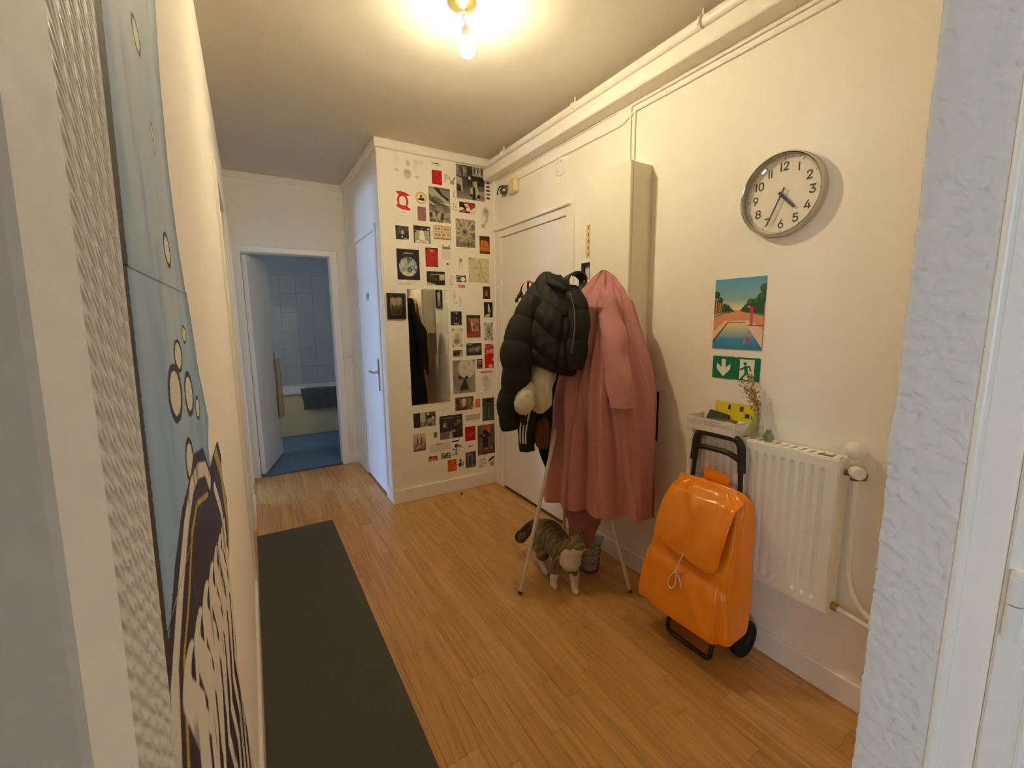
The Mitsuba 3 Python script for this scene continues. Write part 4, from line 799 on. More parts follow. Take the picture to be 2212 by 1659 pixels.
def d51(p):
    p.tone('5a4a46', '6c5b55', 3, 5); p.grad('5d4a45', '4a2526', .8, 1, p.box(0, .82, 1, 1)); p.ell(.55, .09, .2, .1, 'c2452f', .95, .4); p.ell(.64, .18, .1, .08, 'c75a4c', .9, .5); p.poly([(.32, .2), (.5, .15), (.66, .3), (.62, .4), (.3, .42)], '231c1b'); p.ell(.2, .36, .12, .06, '2a211f'); p.ell(.64, .36, .08, .06, '2a211f'); p.poly([(.28, .4), (.56, .4), (.62, .6), (.58, .76), (.3, .77)], '201a19'); p.ell(.38, .36, .09, .035, '7b6258'); p.rect(.4, .8, .58, .83, 'b79c8e', .8); p.rect(.68, .8, .84, .83, 'b79c8e', .8); p.poly([(.05, .98), (.25, .86), (.3, .87), (.12, .99)], 'a58e84', .8); p.rect(.62, .55, .72, .78, '7b5a50', .5)
def d52(p): p.grad('c9b6ab', '8a4a3a', .1, 1); p.rect(0, .85, 1, 1, '5a3f4c'); p.rect(.3, .25, .38, .55, '3f2a2c'); p.rect(.62, .22, .7, .55, '3f2a2c'); p.tone('5c3f3e', 'c39a80', 8, 8, 2, mask=p.box(.1, .55, .85, .9), al=.8); p.rect(.8, .5, 1, 1, '8c3a2a', .6); p.ell(.35, .78, .16, .08, 'b9a79a', .8, .6)
def d53(p): p.poly([(.62, .1), (.85, .05), (.98, .2), (.95, .7), (.6, .72), (.58, .55)], '6c655b'); p.rect(.7, .15, .82, .6, '35302b'); p.ell(.85, .4, .08, .12, 'a39b8d'); p.words(.1, .55, .88, .03, 'b0a794', .6); p.words(.1, .6, .1, .03, 'b0a794', .6, 2)
def d54(p):
    p.rect(0, 0, 1, 1, 'ded5c2'); p.rect(.33, .04, .62, .14, '7c7468')
    for k in range(5): p.words(.04, .46, .25+k*.14, .04, 'aaa18f', .6, k); p.words(.54, .96, .25+k*.14, .04, 'aaa18f', .6, k+9)
def d55(p): p.poly([(.0, .02), (.75, .0), (.55, .09), (.05, .12)], '231e1b'); p.ell(.4, .36, .2, .09, '2a2521'); p.ell(.68, .44, .13, .05, '231e1b'); p.line([(.28, .3), (.36, .6), (.32, .95)], .05, '26211d'); p.line([(.05, .98), (.5, .95)], .03, '2a2521'); p.ell(.15, .6, .1, .05, '3a342e'); p.line([(.5, .5), (.62, .8)], .015, '8d8576'); p.ell(.9, .55, .05, .06, '6d665a')
def d56(p): p.line([(.3, .55), (.4, .42), (.5, .6), (.62, .4), (.72, .5)], .05, '7a7266', .9)
def d57(p): p.tone('b62b27', 'c23a35', 4, 4); p.ell(.48, .75, .33, .3, 'd99482', .9, .4); p.rect(.4, .2, .6, .6, 'd07a6b', .5)
def d58(p): p.tone('2b2621', 'b5ad95', 10, 7, 1, .38, .62); p.ell(.5, .5, .12, .14, '1f1b18', .9, .6)
def d59(p): p.tone('b53d14', 'd0541c', 5, 6); p.tone('c94a18', 'd8882a', 4, 9, 3, .5, .7, al=.5)
def d60(p): p.ell(.45, .25, .25, .1, '231e1b'); p.ell(.45, .18, .14, .12, '231e1b'); p.poly([(.05, .98), (.1, .65), (.4, .45), (.65, .55), (.65, .98)], '1f1b18'); p.rect(.8, .4, .95, .95, '2a2521'); p.ell(.48, .42, .12, .1, '3a342e', .8); p.rect(.6, .5, .74, .75, 'd9d0bc', .8)
def d61(p): p.tone('57505a', '6d6570', 4, 6); p.poly([(.3, .35), (.44, .2), (.58, .33), (.5, .34), (.51, .84), (.38, .84), (.39, .36)], '231f1f'); p.poly([(.0, .2), (.14, .22), (.15, .8), (.02, .84)], '2d2827'); p.poly([(.74, .1), (.95, .04), (.92, .8), (.72, .85)], '2d2827'); p.rect(.78, .5, .84, .58, '8d8488', .8)
def d62(p):
    for k, w in enumerate((.45, .48, .52, .4)): p.words(.04, w, .14+k*.21, .11, '453d36', .9, k+20)
    p.poly([(.6, .42), (.68, .18), (.85, .05), (.96, .02), (.98, .14), (.8, .3), (.66, .45)], '1d1918'); p.poly([(.74, .34), (.95, .18), (.97, .5), (.78, .55)], 'd9cfbb'); p.ell(.82, .7, .15, .2, '9b9a94', 1, .2); p.line([(.8, .42), (.95, .4)], .012, '3a332d'); p.line([(.72, .45), (.76, .62)], .012, '5a524a')
DATA = [(1, 'drawing', 'drawing', 'large pale sheet of faint pencil flowers at the top left of the collage', d1), (2, 'sticker', 'sticker', 'small black sticker with white lettering at the top of the collage', d2), (3, 'card', 'card', 'plain red mottled card below the small black sticker', d3), (4, 'clipping', 'clipping', 'small text clipping with reaching hands right of the red mottled card', d4), (5, 'photograph', 'photograph', 'large black and white street photograph at the top right of the collage', d5), (6, 'print', 'print', 'narrow strip of five dark insects next to the right wall', d6), (7, 'print', 'print', 'white sheet with a red gate shaped drawing', d7), (9, 'card', 'card', 'plain mauve card below the round badge', d9), (10, 'photograph', 'photograph', 'black and white photograph of layered rocks', d10), (11, 'drawing', 'drawing', 'tiny ink tree left of the street photograph', d11), (12, 'card', 'card', 'tiny card with six pale green dots', d12), (13, 'postcard', 'postcard', 'red and black postcard with a white face', d13), (14, 'print', 'print', 'cream bordered print with a radiating ring', d14), (15, 'drawing', 'drawing', 'grey brush drawing on white paper beside the right wall', d15), (16, 'photograph', 'photograph', 'small dark photograph of a fountain at the left edge', d16), (17, 'postcard', 'postcard', 'black framed comic postcard with a white ghost shape', d17), (18, 'card', 'card', 'brown card with four boxes of shapes', d18), (19, 'card', 'card', 'cream card with a small grey landscape at its top', d19), (20, 'photograph', 'photograph', 'orange brown photograph beside the entry door corner', d20), (21, 'poster', 'poster', 'black poster of the blue planet earth', d21), (22, 'booklet', 'booklet', 'red booklet cover right of the earth poster', d22), (23, 'photograph', 'photograph', 'dark greenish photograph with a bright window below the red booklet', d23), (24, 'card', 'card', 'small white card with one brown dot', d24), (25, 'drawing', 'drawing', 'pale sketch of a figure with a dark head', d25), (26, 'map', 'map', 'square beige map with thin river lines', d26), (27, 'drawing', 'drawing', 'thin leaf shaped pencil drawing above the mirror corner', d27), (28, 'photograph', 'photograph', 'small black and white photograph of a white sphere', d28), (29, 'ticket', 'ticket', 'small red ticket below the white sphere photograph', d29), (30, 'drawing', 'drawing', 'white sheet with faint pencil marks right of the mirror top', d30), (31, 'postcard', 'postcard', 'dark brown postcard with a dim face', d31), (32, 'postcard', 'postcard', 'black postcard with a white tower and road', d32), (33, 'card', 'card', 'black square card with white capitals and one dot', d33), (34, 'print', 'print', 'reddish brown print of an interior scene', d34), (35, 'print', 'print', 'grey mirrored ornament print', d35), (36, 'card', 'card', 'pale card with grey corner ornaments and a flower vase', d36), (37, 'photograph', 'photograph', 'black and white photograph of two pale animals lying down', d37), (38, 'photograph', 'photograph', 'tiny dark photograph of a crowd', d38), (39, 'print', 'print', 'tall red print with pink flowers next to the puffer jacket sleeve', d39), (40, 'photograph', 'photograph', 'black and white photograph of a dancer under a giant ball', d40), (41, 'card', 'card', 'small dark card with a red mouth shape', d41), (42, 'drawing', 'drawing', 'white sheet with a pale animal drawing fixed with brown tape', d42), (43, 'print', 'print', 'brown painting print with a pale figure below the dancer photograph', d43), (44, 'card', 'card', 'small plain salmon card', d44), (45, 'print', 'print', 'dark teal lined print beside the lower jacket sleeve', d45), (46, 'photograph', 'photograph', 'black and white photograph below the mirror left corner', d46), (47, 'poster', 'poster', 'black film poster with two faces', d47), (48, 'card', 'card', 'pinkish card filled with small text', d48), (49, 'card', 'card', 'faint cream text slip below the mirror', d49), (50, 'card', 'card', 'bright red card above the signature slip', d50), (51, 'poster', 'poster', 'brown poster of a dark figure with red balloons', d51), (52, 'photograph', 'photograph', 'faded orange photograph of two towers at the lower left', d52), (53, 'card', 'card', 'small cream card with a grey engraving', d53), (54, 'leaflet', 'leaflet', 'cream leaflet of small text columns', d54), (55, 'drawing', 'drawing', 'black ink drawing of a figure on cream paper', d55), (56, 'card', 'card', 'small cream slip with a grey signature', d56), (57, 'sticker', 'sticker', 'small red sticker at the lower left of the collage', d57), (58, 'photograph', 'photograph', 'tiny speckled black and white photograph', d58), (59, 'card', 'card', 'orange card, lowest sheet of the collage', d59), (60, 'print', 'print', 'tiny black print of a man with a hat', d60), (61, 'photograph', 'photograph', 'grey violet photograph with a dark arrow shape', d61), (62, 'card', 'card', 'cream quote card with a bearded man in a beret', d62)]
for i, nm, ct, lb, fn in DATA: sheet(i, nm, ct, lb, fn)
# white capitals on the black square card
x0, x1, z0, z1 = RECT[33]
kk = [k for k in labels if labels[k].get('label', '').startswith('black square card')][0]
for s_, zz, hh in (('F.M.', z1-.018, .010), ('TALA', z0+.007, .013)):
    g = meshkit.text_mesh(s_, hh, .0003, bold=True); w = g.bounds[1][0]; add(kk+'__lettering', on_back(g, (x0+x1)/2-w/2, YC-.0006, zz), 'sign_white', label='white capitals')
# round badge
x0, x1, z0, z1 = RECT[8]
p = Pic(x1-x0, z1-z0, 'f0eadd', res=.0018, seed=8); d8(p); m, c = p.mesh(.003)
vv = m.vertices.copy(); q = np.stack([(vv[:, 0]/p.w*2-1), (vv[:, 1]/p.h*2-1)], -1)
q2 = np.stack([q[:, 0]*np.sqrt(1-q[:, 1]**2/2), q[:, 1]*np.sqrt(1-q[:, 0]**2/2)], -1); vv[:, 0] = (q2[:, 0]+1)*p.w/2; vv[:, 1] = (q2[:, 1]+1)*p.h/2
p2 = Pic(p.w, p.h, 'f0eadd', res=.0018, seed=8); p2.u = ((q2[:, 0][:p2.u.size].reshape(p2.u.shape))+1)/2; p2.v = 1-((q2[:, 1][:p2.v.size].reshape(p2.v.shape))+1)/2; d8(p2)
cc = p2.c.reshape(-1, 3); ring = np.r_[np.arange(p2.nx), np.arange(1, p2.ny)*p2.nx+p2.nx-1, (p2.ny-1)*p2.nx+np.arange(p2.nx-2, -1, -1), np.arange(p2.ny-2, 0, -1)*p2.nx]
m.vertices = vv; key = free('badge'); scene[key] = mikit.ply(on_back(m, x0, YC, z0), 'print', smooth=True, color=np.vstack([cc, cc[ring]])); tag(key, 'round cream badge with a dark bird', 'badge')

# framed black picture left of the mirror
t = thing('picture_frame', 'small black framed picture of pointed shapes left of the mirror', 'picture')
fx0, fx1, fz0, fz1 = .886, 1.024, 1.442, 1.629
add(t+'__frame', on_back(extr(sbox(fx0, fz0, fx1, fz1).difference(sbox(fx0+.024, fz0+.024, fx1-.024, fz1-.024)), .020), 0, YC, 0), 'black_gloss')
p = Pic(fx1-fx0-.048, fz1-fz0-.048, '8d7f63', seed=100, res=.0018); p.grad('b7a57c', '4a4338', 0, 1); p.tone('2b2724', '5a5248', 14, 5, 1, mask=p.v > .62-.22*np.abs(np.sin(p.u*9)), al=.9)
for k in range(9): p.line([(.06+k*.11, 1), (.06+k*.11, .5+.1*(k % 3))], .02, '1d1a18')
p.rect(0, 0, .1, .6, 'e9e2cf', .8); p.poly([(.35, 0), (.5, .45), (.62, 0)], '8b6f50', .7)
m, c = p.mesh(.004); add(t+'__picture', on_back(m, fx0+.024, YC, fz0+.024), 'print_gloss', smooth=True, color=c)

# mirror
t = thing('mirror', 'tall frameless wall mirror among the collage sheets', 'mirror')
scene['mirror_silver'] = {'type': 'twosided', 'bsdf': {'type': 'conductor', 'material': 'Ag', 'specular_reflectance': {'type': 'rgb', 'value': [.86, .87, .85]}}}
add(t+'__glass', box(1.041, 1.365, YC-.006, YC-.0005, .774, 1.664, .0012), 'mirror_silver')
for z in (.7705, 1.6605):
    for x in (1.10, 1.30): add(t+'__clip', box(x-.008, x+.008, YC-.010, YC, z, z+.007, .0015), 'steel')

# ---------------------------------------------------------------- pool poster on the right wall
w, h = .221, .298
p = Pic(w, h, 'f0eadd', res=.0014, seed=77)
p.grad('4f97b8', '86aca6', 0, .3, p.v < .3); p.grad('86aca6', 'f0d79a', .3, .45, (p.v >= .3) & (p.v < .47)); p.rect(0, .45, 1, 1, 'd08a68')
p.poly([(0, .52), (.47, .445), (.53, .445), (1, .53), (1, .7), (0, .75)], 'd8906c')
def crowns(l, c1, c2):
    for x, y, r in l: p.ell(x, y, r, r/p.a, c1, 1, .08)
    for x, y, r in l: p.ell(x-r*.25, y-r*.3/p.a, r*.55, r*.5/p.a, c2, .6, .6)
p.poly([(0, .3), (.1, .3), (.2, .38), (.44, .455), (.4, .47), (0, .52)], '24472f'); crowns([(.04, .22, .07), (.12, .3, .06), (.22, .385, .05), (.28, .4, .045), (.34, .425, .03)], '24472f', '3d6340')
p.poly([(1, .25), (.9, .3), (.7, .36), (.53, .45), (.6, .47), (1, .53)], '274f34'); crowns([(.98, .16, .08), (.95, .28, .09), (.86, .34, .08), (.74, .345, .075), (.66, .4, .05), (.6, .425, .03)], '27502f', '44704a')
p.poly([(0, .5), (.2, .47), (.45, .45), (.3, .475), (0, .555)], '6a7a45', .8); p.poly([(.56, .455), (1, .51), (1, .54), (.7, .47)], '6a7a45', .8)
p.poly([(0, .29), (.17, .335), (.17, .47), (0, .5)], '6a2f22')
for k in range(4): x = .03+k*.042; p.rect(x, .31+k*.012, x+.016, .485-k*.008, 'd9a58c')
p.poly([(0, .5), (.17, .47), (.17, .48), (0, .54)], 'b99a6a')
p.poly([(.24, .595), (.75, .59), (1, .72), (1, 1), (.9, .93), (.62, .62), (.3, .62), (0, .9), (0, .76)], 'e6c3aa')
p.poly([(.3, .612), (.66, .612), (.66, .625), (.31, .625), (.0, .93), (0, .88)], '6d3a2c')
pool = shapely.contains_xy(Polygon([(.31, .625), (.655, .625), (1, .97), (1, 1), (0, 1), (0, .93)]), p.u, p.v)
p.grad('dccf95', '3d8ab0', .64, .86, pool); p.grad('3d8ab0', '2f7ba6', .86, 1, pool & (p.v > .86))
p.rect(.7, .655, 1, .668, '7a3626', .9)
p.poly([(.735, .45), (.79, .45), (.8, .655), (.745, .655)], 'b4566a'); p.poly([(.72, .4), (.79, .405), (.8, .5), (.745, .49)], 'd0243a'); p.ell(.71, .405, .03, .016, 'c98a6a'); p.rect(.72, .655, .8, .666, '4a2b26')
p.poly([(.73, .73), (.775, .73), (.765, .83), (.74, .84)], 'b78a96', .8); p.poly([(.745, .82), (.77, .84), (.745, .885), (.68, .89), (.69, .865)], 'c92a4a'); p.ell(.67, .89, .04, .02, 'd8909a', .6, .6); p.ell(.69, .897, .02, .008, '6a2a2c')
m, c = p.mesh(.004)
key = free('poster'); scene[key] = mikit.ply(on_right(m, XR, 1.217, 1.2895), 'print', smooth=True, color=c); tag(key, 'blue and salmon swimming pool poster with a person in red', 'poster')
# sheets on the wall between the entry door and the cabinet
p = Pic(.075, .19, 'd8c08f', res=.003, seed=31)
for a in range(2):
    for b in range(5): p.rect(.22+a*.4, .05+b*.2, .34+a*.4, .15+b*.2, '7a5034')
    p.rect(.22+a*.4, .02, .5+a*.4, .04, '8a5c3a')
m, c = p.mesh(); key = free('card'); scene[key] = mikit.ply(on_right(m, XR, 2.095, 1.79), 'print', smooth=True, color=c); tag(key, 'tan card with brown bars beside the white wall cabinet', 'card')
t = thing('picture_frame', 'black framed picture partly hidden behind the pink coat top', 'picture')
add(t+'__frame', on_right(extr(sbox(0, 0, .16, .20).difference(sbox(.022, .022, .138, .178)), .016), XR, 2.118, 1.56), 'black_gloss')
p = Pic(.116, .156, '8f8a86', seed=41, res=.003); p.grad('a9a6a6', '6b6763', 0, 1); p.rect(.1, .1, .3, .5, 'd8d2c8'); m, c = p.mesh(.004); add(t+'__picture', on_right(m, XR, 2.096, 1.582), 'print_gloss', smooth=True, color=c)
p = Pic(.13, .26, '1f1b1b', seed=43, res=.004); p.tone('1a1717', '2c2725', 4, 4); p.rect(.7, .2, .95, .5, '5a3a34', .7); m, c = p.mesh(); key = free('poster'); scene[key] = mikit.ply(on_right(m, XR, 1.635, .79), 'print', smooth=True, color=c); tag(key, 'dark poster mostly hidden behind the right edge of the pink coat', 'poster')
# purple sticker on the cupboard door
p = Pic(.10, .075, 'cfcfe0', res=.0022, seed=51); p.rect(0, 0, 1, 1, 'c9cbe2')
for k, x in enumerate((.06, .3, .52, .76)): p.poly([(x, .75), (x+.02, .2), (x+.18, .25), (x+.16, .75)], ('6a5aa8', '4a3f8f', '7a6ab0', '3f3580')[k])
p.words(.05, .95, .88, .08, '6a62a0', .8); m, c = p.mesh(); v = m.vertices.copy(); m.vertices = np.stack([XL-.004-v[:, 2], 3.815-v[:, 0], 1.595+v[:, 1]], -1); key = free('sticker'); scene[key] = mikit.ply(m, 'print', smooth=True, color=c); tag(key, 'small purple lettered sticker on the cupboard door', 'sticker')
# ---------------------------------------------------------------- coat stand: three crossed poles
M('pole_white', lin('ddd3bd'), .45, .35); M('rubber_red', lin('6a2b26'), .7, .2)
cs = thing('coat_stand', 'coat stand of three crossed cream poles under the hanging coats', 'coat stand')
XP = np.array([1.460, 1.835, 1.2])
for fx, fy, ztop in ((1.107, 1.789, 1.62), (1.607, 1.492, 1.60), (1.615, 2.07, 1.50)):
    f0 = np.array([fx, fy, 0.0]); d = XP-f0; off = np.cross(d/np.linalg.norm(d), [0, 0, 1.0]); off /= np.linalg.norm(off)+1e-9
    tp = f0+d*(ztop/1.2); o = off*.010
    k = add(cs+'__leg', tube([f0+d*.009+o*0, f0+d*.5+o*.5, XP+o, tp+o], [.0100, .0105, .0105, .0100], 16), 'pole_white', smooth=40)
    add(k+'__foot', tube([f0+np.array([0, 0, .001]), f0+d*.0125], .0108, 16), 'rubber_red', smooth=40, label='red rubber foot')
    add(k+'__knob', trimesh.creation.icosphere(2, .016).apply_translation(tp+o), 'pole_white', smooth=True)
add(cs+'__binding', tube([XP-[0, 0, .012], XP+[0, 0, .012]], .024, 20), 'pole_white', smooth=40)

# ---------------------------------------------------------------- pink coat
def cloth(name, col, var=.82, rough=.85, b=.0011, sc=420):
    c0, c1 = lin(col), [x*var for x in lin(col)]
    def tx(p, n, uv): return mix(c0, c1, fbm(p.x*45, p.y*45, p.z*45, 3))
    def bp(p, n, uv): return .5*noise(p.x*sc, p.y*sc, p.z*sc)+.5*noise(p.x*60, p.y*60, p.z*60)
    M(name, tex=proc(tx), rough=rough, spec=.2, sheen=.35, bump=proc(bp, 5e-4), bscale=b)
cloth('pink_cloth', 'be8481'); cloth('pink_dark', '9a6260')
cloth('black_puff', '1f1d19', .75, .72, .0016, 160); cloth('black_wool', '1a1918', .8, .95)
cloth('fleece', 'd8d0b4', .85, 1.0, .004, 330); cloth('track_black', '1b1a1c', .85, .5); cloth('brown_cord', '6b4123', .7, .9, .002)
PF = (1.52, 1.70, (.53, -.848))
rows = [(1.672, .000, .026, .012, .012, .082), (1.64, -.040, .068, .034, .035, .080), (1.597, -.080, .104, .055, .045, .072), (1.556, -.100, .134, .078, .055, .062), (1.514, -.104, .160, .100, .06, .052), (1.472, -.110, .178, .120, .065, .044),
        (1.388, -.112, .204, .150, .07, .034), (1.303, -.116, .238, .170, .07, .022), (1.219, -.135, .266, .180, .07, .015), (1.132, -.172, .286, .182, .07, .01), (1.045, -.192, .298, .180, .07, .005), (.956, -.203, .298, .168, .07, 0), (.867, -.209, .297, .160, .07, 0), (.775, -.229, .297, .150, .07, 0), (.683, -.243, .298, .140, .07, 0), (.589, -.263, .299, .130, .07, 0), (.50, -.276, .300, .122, .07, 0), (.432, -.284, .300, .116, .07, 0)]
def pfold(TH, Z, U):
    s = np.clip((1.66-Z)/1.2, 0, 1)
    x = TH+.25*np.sin(3*Z)
    a = np.abs(np.sin(x*4.5+.6+.5*s))**.7-.6
    b = np.sin(x*11+2.2*s+1.0)
    c = np.sin(x*19+4*Z)
    d = (.004+.038*s)*a+(.005+.011*s)*b+.0035*c
    edge = .055-.062*s                                     # overlapping front edge of the coat
    front = np.sin(TH) > .15
    step = 1/(1+np.exp(-np.clip((U-edge)/.003, -50, 50)))
    d = d+np.where(front, .026*s*step-.018*np.exp(-((U-edge+.014)/.012)**2)*np.clip(s*3, 0, 1), 0)
    d = d-.020*np.clip(s*4, 0, 1)*np.exp(-((U+.055-.10*(1-s))/.016)**2)*front*np.exp(-((Z-1.45)/.25)**2)
    for ut, ub, dp, wd_ in ((-.035, -.20, .020, .012), (-.012, -.10, .026, .011), (.045, .075, .020, .012), (.085, .155, .022, .011), (.115, .235, .018, .012)):
        uc = ut+(ub-ut)*s**.8; d = d-dp*np.clip(s*2.2+.12, 0, 1)*front*np.exp(-((U-uc)/wd_)**2)
    return d
pk = thing('pink_coat', 'long dusty pink coat hanging on the coat stand', 'coat')
add(pk+'__body', loft(rows, PF, 220, 200, pfold, captop=True, capbot=False), 'pink_cloth', smooth=True)
sfold = lambda th, t, q: .006*np.sin(3*th+9*t)+.008*np.sin(16*t+2*np.sin(th))*np.sin(th+.5)
k = add(pk+'__sleeve', ftube([(.074, -.050, 1.52), (.110, -.115, 1.37), (.150, -.165, 1.22), (.176, -.180, 1.10), (.187, -.182, 1.020)], [.040, .057, .060, .057, .055], 40, 90, .62, PF, sfold), 'pink_cloth', smooth=50)
add(k+'__cuff', ftube([(.1805, -.1805, 1.085), (.1842, -.1815, 1.05), (.1875, -.1822, 1.014)], [.0585, .0590, .0580], 40, 14, .63, PF, lambda th, t, q: .005*np.sin(3*th+8.4)), 'pink_cloth', smooth=50)
add(pk+'__back_panel', loft([(.47, -.15, .06, .03, .02, -.02), (.40, -.155, .06, .035, .02, -.02), (.31, -.122, .034, .035, .02, -.025), (.24, -.118, .010, .03, .02, -.03), (.185, -.112, -.018, .025, .015, -.03)], PF, 60, 40, lambda TH, Z, U: .005*np.sin(TH*4+7*Z)+.0025*np.sin(TH*11), captop=True), 'pink_dark', smooth=50, label='lower hanging tail of the coat')

# ---------------------------------------------------------------- black puffer jacket
JF = (1.36, 1.70, (.858, -.514))
pj = thing('puffer_jacket', 'short black quilted puffer jacket hanging left on the coat stand', 'jacket')
def quilt(TH, Z, U):
    q = (Z-1.665+.42*(U+.10)+.06*np.sin(TH*1.5))/.135
    puff = np.abs(np.sin(np.pi*q))**.6
    w = .003*np.sin(TH*9+5*np.sin(Z*19))*puff+.002*np.sin(TH*17+Z*40)
    v = np.exp(-((U-(-.045-.16*(1.42-Z)))/.012)**2)*(Z < 1.44)*(np.sin(TH) > 0)
    return .015*puff-.010+w*.7-.015*v
rows = [(1.664, -.128, -.092, .02, .02, .12), (1.645, -.150, -.068, .045, .04, .11), (1.60, -.188, -.036, .075, .06, .09), (1.55, -.222, -.004, .095, .07, .07), (1.50, -.250, .040, .115, .08, .05), (1.44, -.270, .052, .13, .09, .03), (1.36, -.288, .044, .14, .09, .02), (1.29, -.278, .036, .14, .09, .01), (1.235, -.25, .034, .13, .08, 0), (1.20, -.19, .032, .12, .07, 0), (1.175, -.13, .030, .10, .06, 0), (1.155, -.07, .024, .07, .05, 0), (1.145, -.03, .01, .03, .03, 0)]
add(pj+'__body', loft(rows, JF, 200, 200, quilt), 'black_puff', smooth=True)
def squilt(th, t, q):
    u = t*5.4
    return .010*np.abs(np.sin(np.pi*u))**.6-.006+.0018*np.sin(th*7+20*t)+.0012*np.sin(th*13+50*t)
k = add(pj+'__sleeve', ftube([(-.180, -.02, 1.53), (-.243, -.06, 1.39), (-.270, -.085, 1.26), (-.274, -.09, 1.15), (-.305, -.085, 1.04), (-.312, -.08, .955), (-.306, -.078, .915)], [.045, .064, .074, .066, .055, .050, .044], 64, 220, .85, JF, squilt), 'black_puff', smooth=True)
add(k+'__cuff', ftube([(-.306, -.078, .925), (-.304, -.078, .905), (-.302, -.078, .893)], [.043, .044, .040], 48, 12, .85, JF, lambda th, t, q: .0035*np.sin(th*14)), 'black_puff', smooth=50)
add(k+'__tab', ftube([(-.262, -.10, .985), (-.245, -.105, .955), (-.232, -.105, .925)], [.012, .018, .012], 16, 14, .6, JF), 'black_puff', smooth=True)
def pq(th, t, q): return .009*np.abs(np.sin(np.pi*t*3))**.5+.004*np.sin(th*5+17*t)
add(pj+'__front_panel', ftube([(-.012, -.015, 1.575), (.016, -.045, 1.50), (.026, -.075, 1.40), (.014, -.09, 1.29), (.000, -.09, 1.19)], [.026, .044, .044, .045, .036], 40, 110, .8, JF, pq), 'black_puff', smooth=True)
add(pj+'__hood', ftube([(-.090, .02, 1.615), (-.055, -.01, 1.572), (-.022, -.02, 1.535), (.000, -.02, 1.50)], [.030, .038, .034, .022], 40, 60, .9, JF, lambda th, t, q: .006*np.sin(th*4+9*t)), 'black_puff', smooth=True)
add(pj+'__zip', tube(local(JF, spline([(-.018, -.082, 1.545), (-.006, -.098, 1.50), (.0, -.118, 1.44), (-.004, -.134, 1.36), (-.016, -.140, 1.27)], 30)), .0022, 8), 'steel_dark', smooth=True)

# leather strap loop of a bag that hangs on the same pole
bs = thing('bag_strap', 'wide black leather strap loop sticking up between the two coats', 'strap')
pp = spline([(-.022, -.03, 1.560), (-.034, -.03, 1.600), (-.014, -.03, 1.634), (.024, -.03, 1.638), (.050, -.03, 1.616), (.044, -.03, 1.580), (.012, -.03, 1.556)], 40)
wv = np.array([.013, -.026, .005]); rb, F = [], []
for q, p_ in enumerate(pp):
    tt = pp[min(q+1, 39)]-pp[max(q-1, 0)]; nn = np.array([tt[2], 0, -tt[0]]); nn /= np.linalg.norm(nn)
    for s1, s2 in ((-1, -1), (1, -1), (1, 1), (-1, 1)): rb.append(p_+wv*s1+nn*.0035*s2)
for q in range(39):
    for e in range(4):
        a, b = q*4+e, q*4+(e+1) % 4; F += [(a, b, b+4), (a, b+4, a+4)]
F += [(0, 2, 1), (0, 3, 2), (156, 157, 158), (156, 158, 159)]
add(bs+'__band', trimesh.Trimesh(local(JF, np.array(rb)), F, process=False), 'black_leather', smooth=40)
add(bs+'__rivet', trimesh.creation.icosphere(2, .004).apply_translation(local(JF, [(.052, -.052, 1.600)])[0]), 'steel', smooth=True)

# red ribbon and leather tags behind the jacket
rr = thing('ribbon', 'red ribbon loop with brown leather tags behind the black puffer jacket', 'ribbon')
M('ribbon_red', lin('a8301f'), .6, .3); M('leather_brown', lin('4d3021'), .6, .3)
RF = (1.40, 1.85, (.858, -.514))
def ribbon(pts, wv, th=.0016, n=40):
    pp = spline(pts, n); rb, F = [], []
    for q, p_ in enumerate(pp):
        for s1, s2 in ((-1, -1), (1, -1), (1, 1), (-1, 1)): rb.append(p_+np.array(wv)*s1+np.array([0, th*s2, th*.3*s2]))
    for q in range(n-1):
        for e in range(4):
            a, b = q*4+e, q*4+(e+1) % 4; F += [(a, b, b+4), (a, b+4, a+4)]
    return trimesh.Trimesh(np.array(rb), F, process=False)
m = ribbon([(-.200, 0, 1.545), (-.197, 0, 1.585), (-.178, 0, 1.615), (-.160, 0, 1.622), (-.140, 0, 1.610), (-.125, .01, 1.585)], (.005, .010, .004)); m.vertices = local(RF, m.vertices); add(rr+'__loop', m, 'ribbon_red', smooth=50)
m = ribbon([(-.160, 0, 1.622), (-.163, -.005, 1.600), (-.160, -.005, 1.575), (-.150, 0, 1.55)], (.006, .008, .002)); m.vertices = local(RF, m.vertices); add(rr+'__end', m, 'ribbon_red', smooth=50)
for (u_, z_, a_) in ((-.200, 1.556, .016), (-.212, 1.545, .012), (-.190, 1.540, .014), (-.222, 1.526, .013)):
    s = trimesh.creation.icosphere(2, a_); s.vertices *= [.8, .5, 1]; s.apply_translation(local(RF, [(u_, 0, z_)])[0]); add(rr+'__tag', s, 'leather_brown', smooth=True)
# cream fleece below the jacket
ff = thing('fleece_mittens', 'cream fleece with two soft round lobes hanging below the puffer jacket', 'fleece')
fuzz = lambda th, t, q: .0016*np.sin(th*23+60*t)+.0014*np.sin(th*31-90*t)
add(ff+'__lobe', ftube([(-.135, -.02, 1.215), (-.150, -.05, 1.13), (-.156, -.06, 1.05), (-.156, -.06, .995), (-.154, -.06, .968)], [.042, .056, .058, .046, .012], 60, 120, .75, JF, fuzz), 'fleece', smooth=True)
add(ff+'__lobe', ftube([(-.205, -.05, 1.115), (-.228, -.115, 1.07), (-.236, -.125, 1.038), (-.230, -.12, 1.003), (-.220, -.11, .985)], [.020, .042, .048, .040, .012], 60, 90, .9, JF, fuzz), 'fleece', smooth=True)
add(ff+'__strap', ftube([(-.10, .02, 1.20), (-.095, .02, 1.14), (-.10, .02, 1.09)], [.02, .026, .010], 30, 40, .7, JF, fuzz), 'fleece', smooth=True)
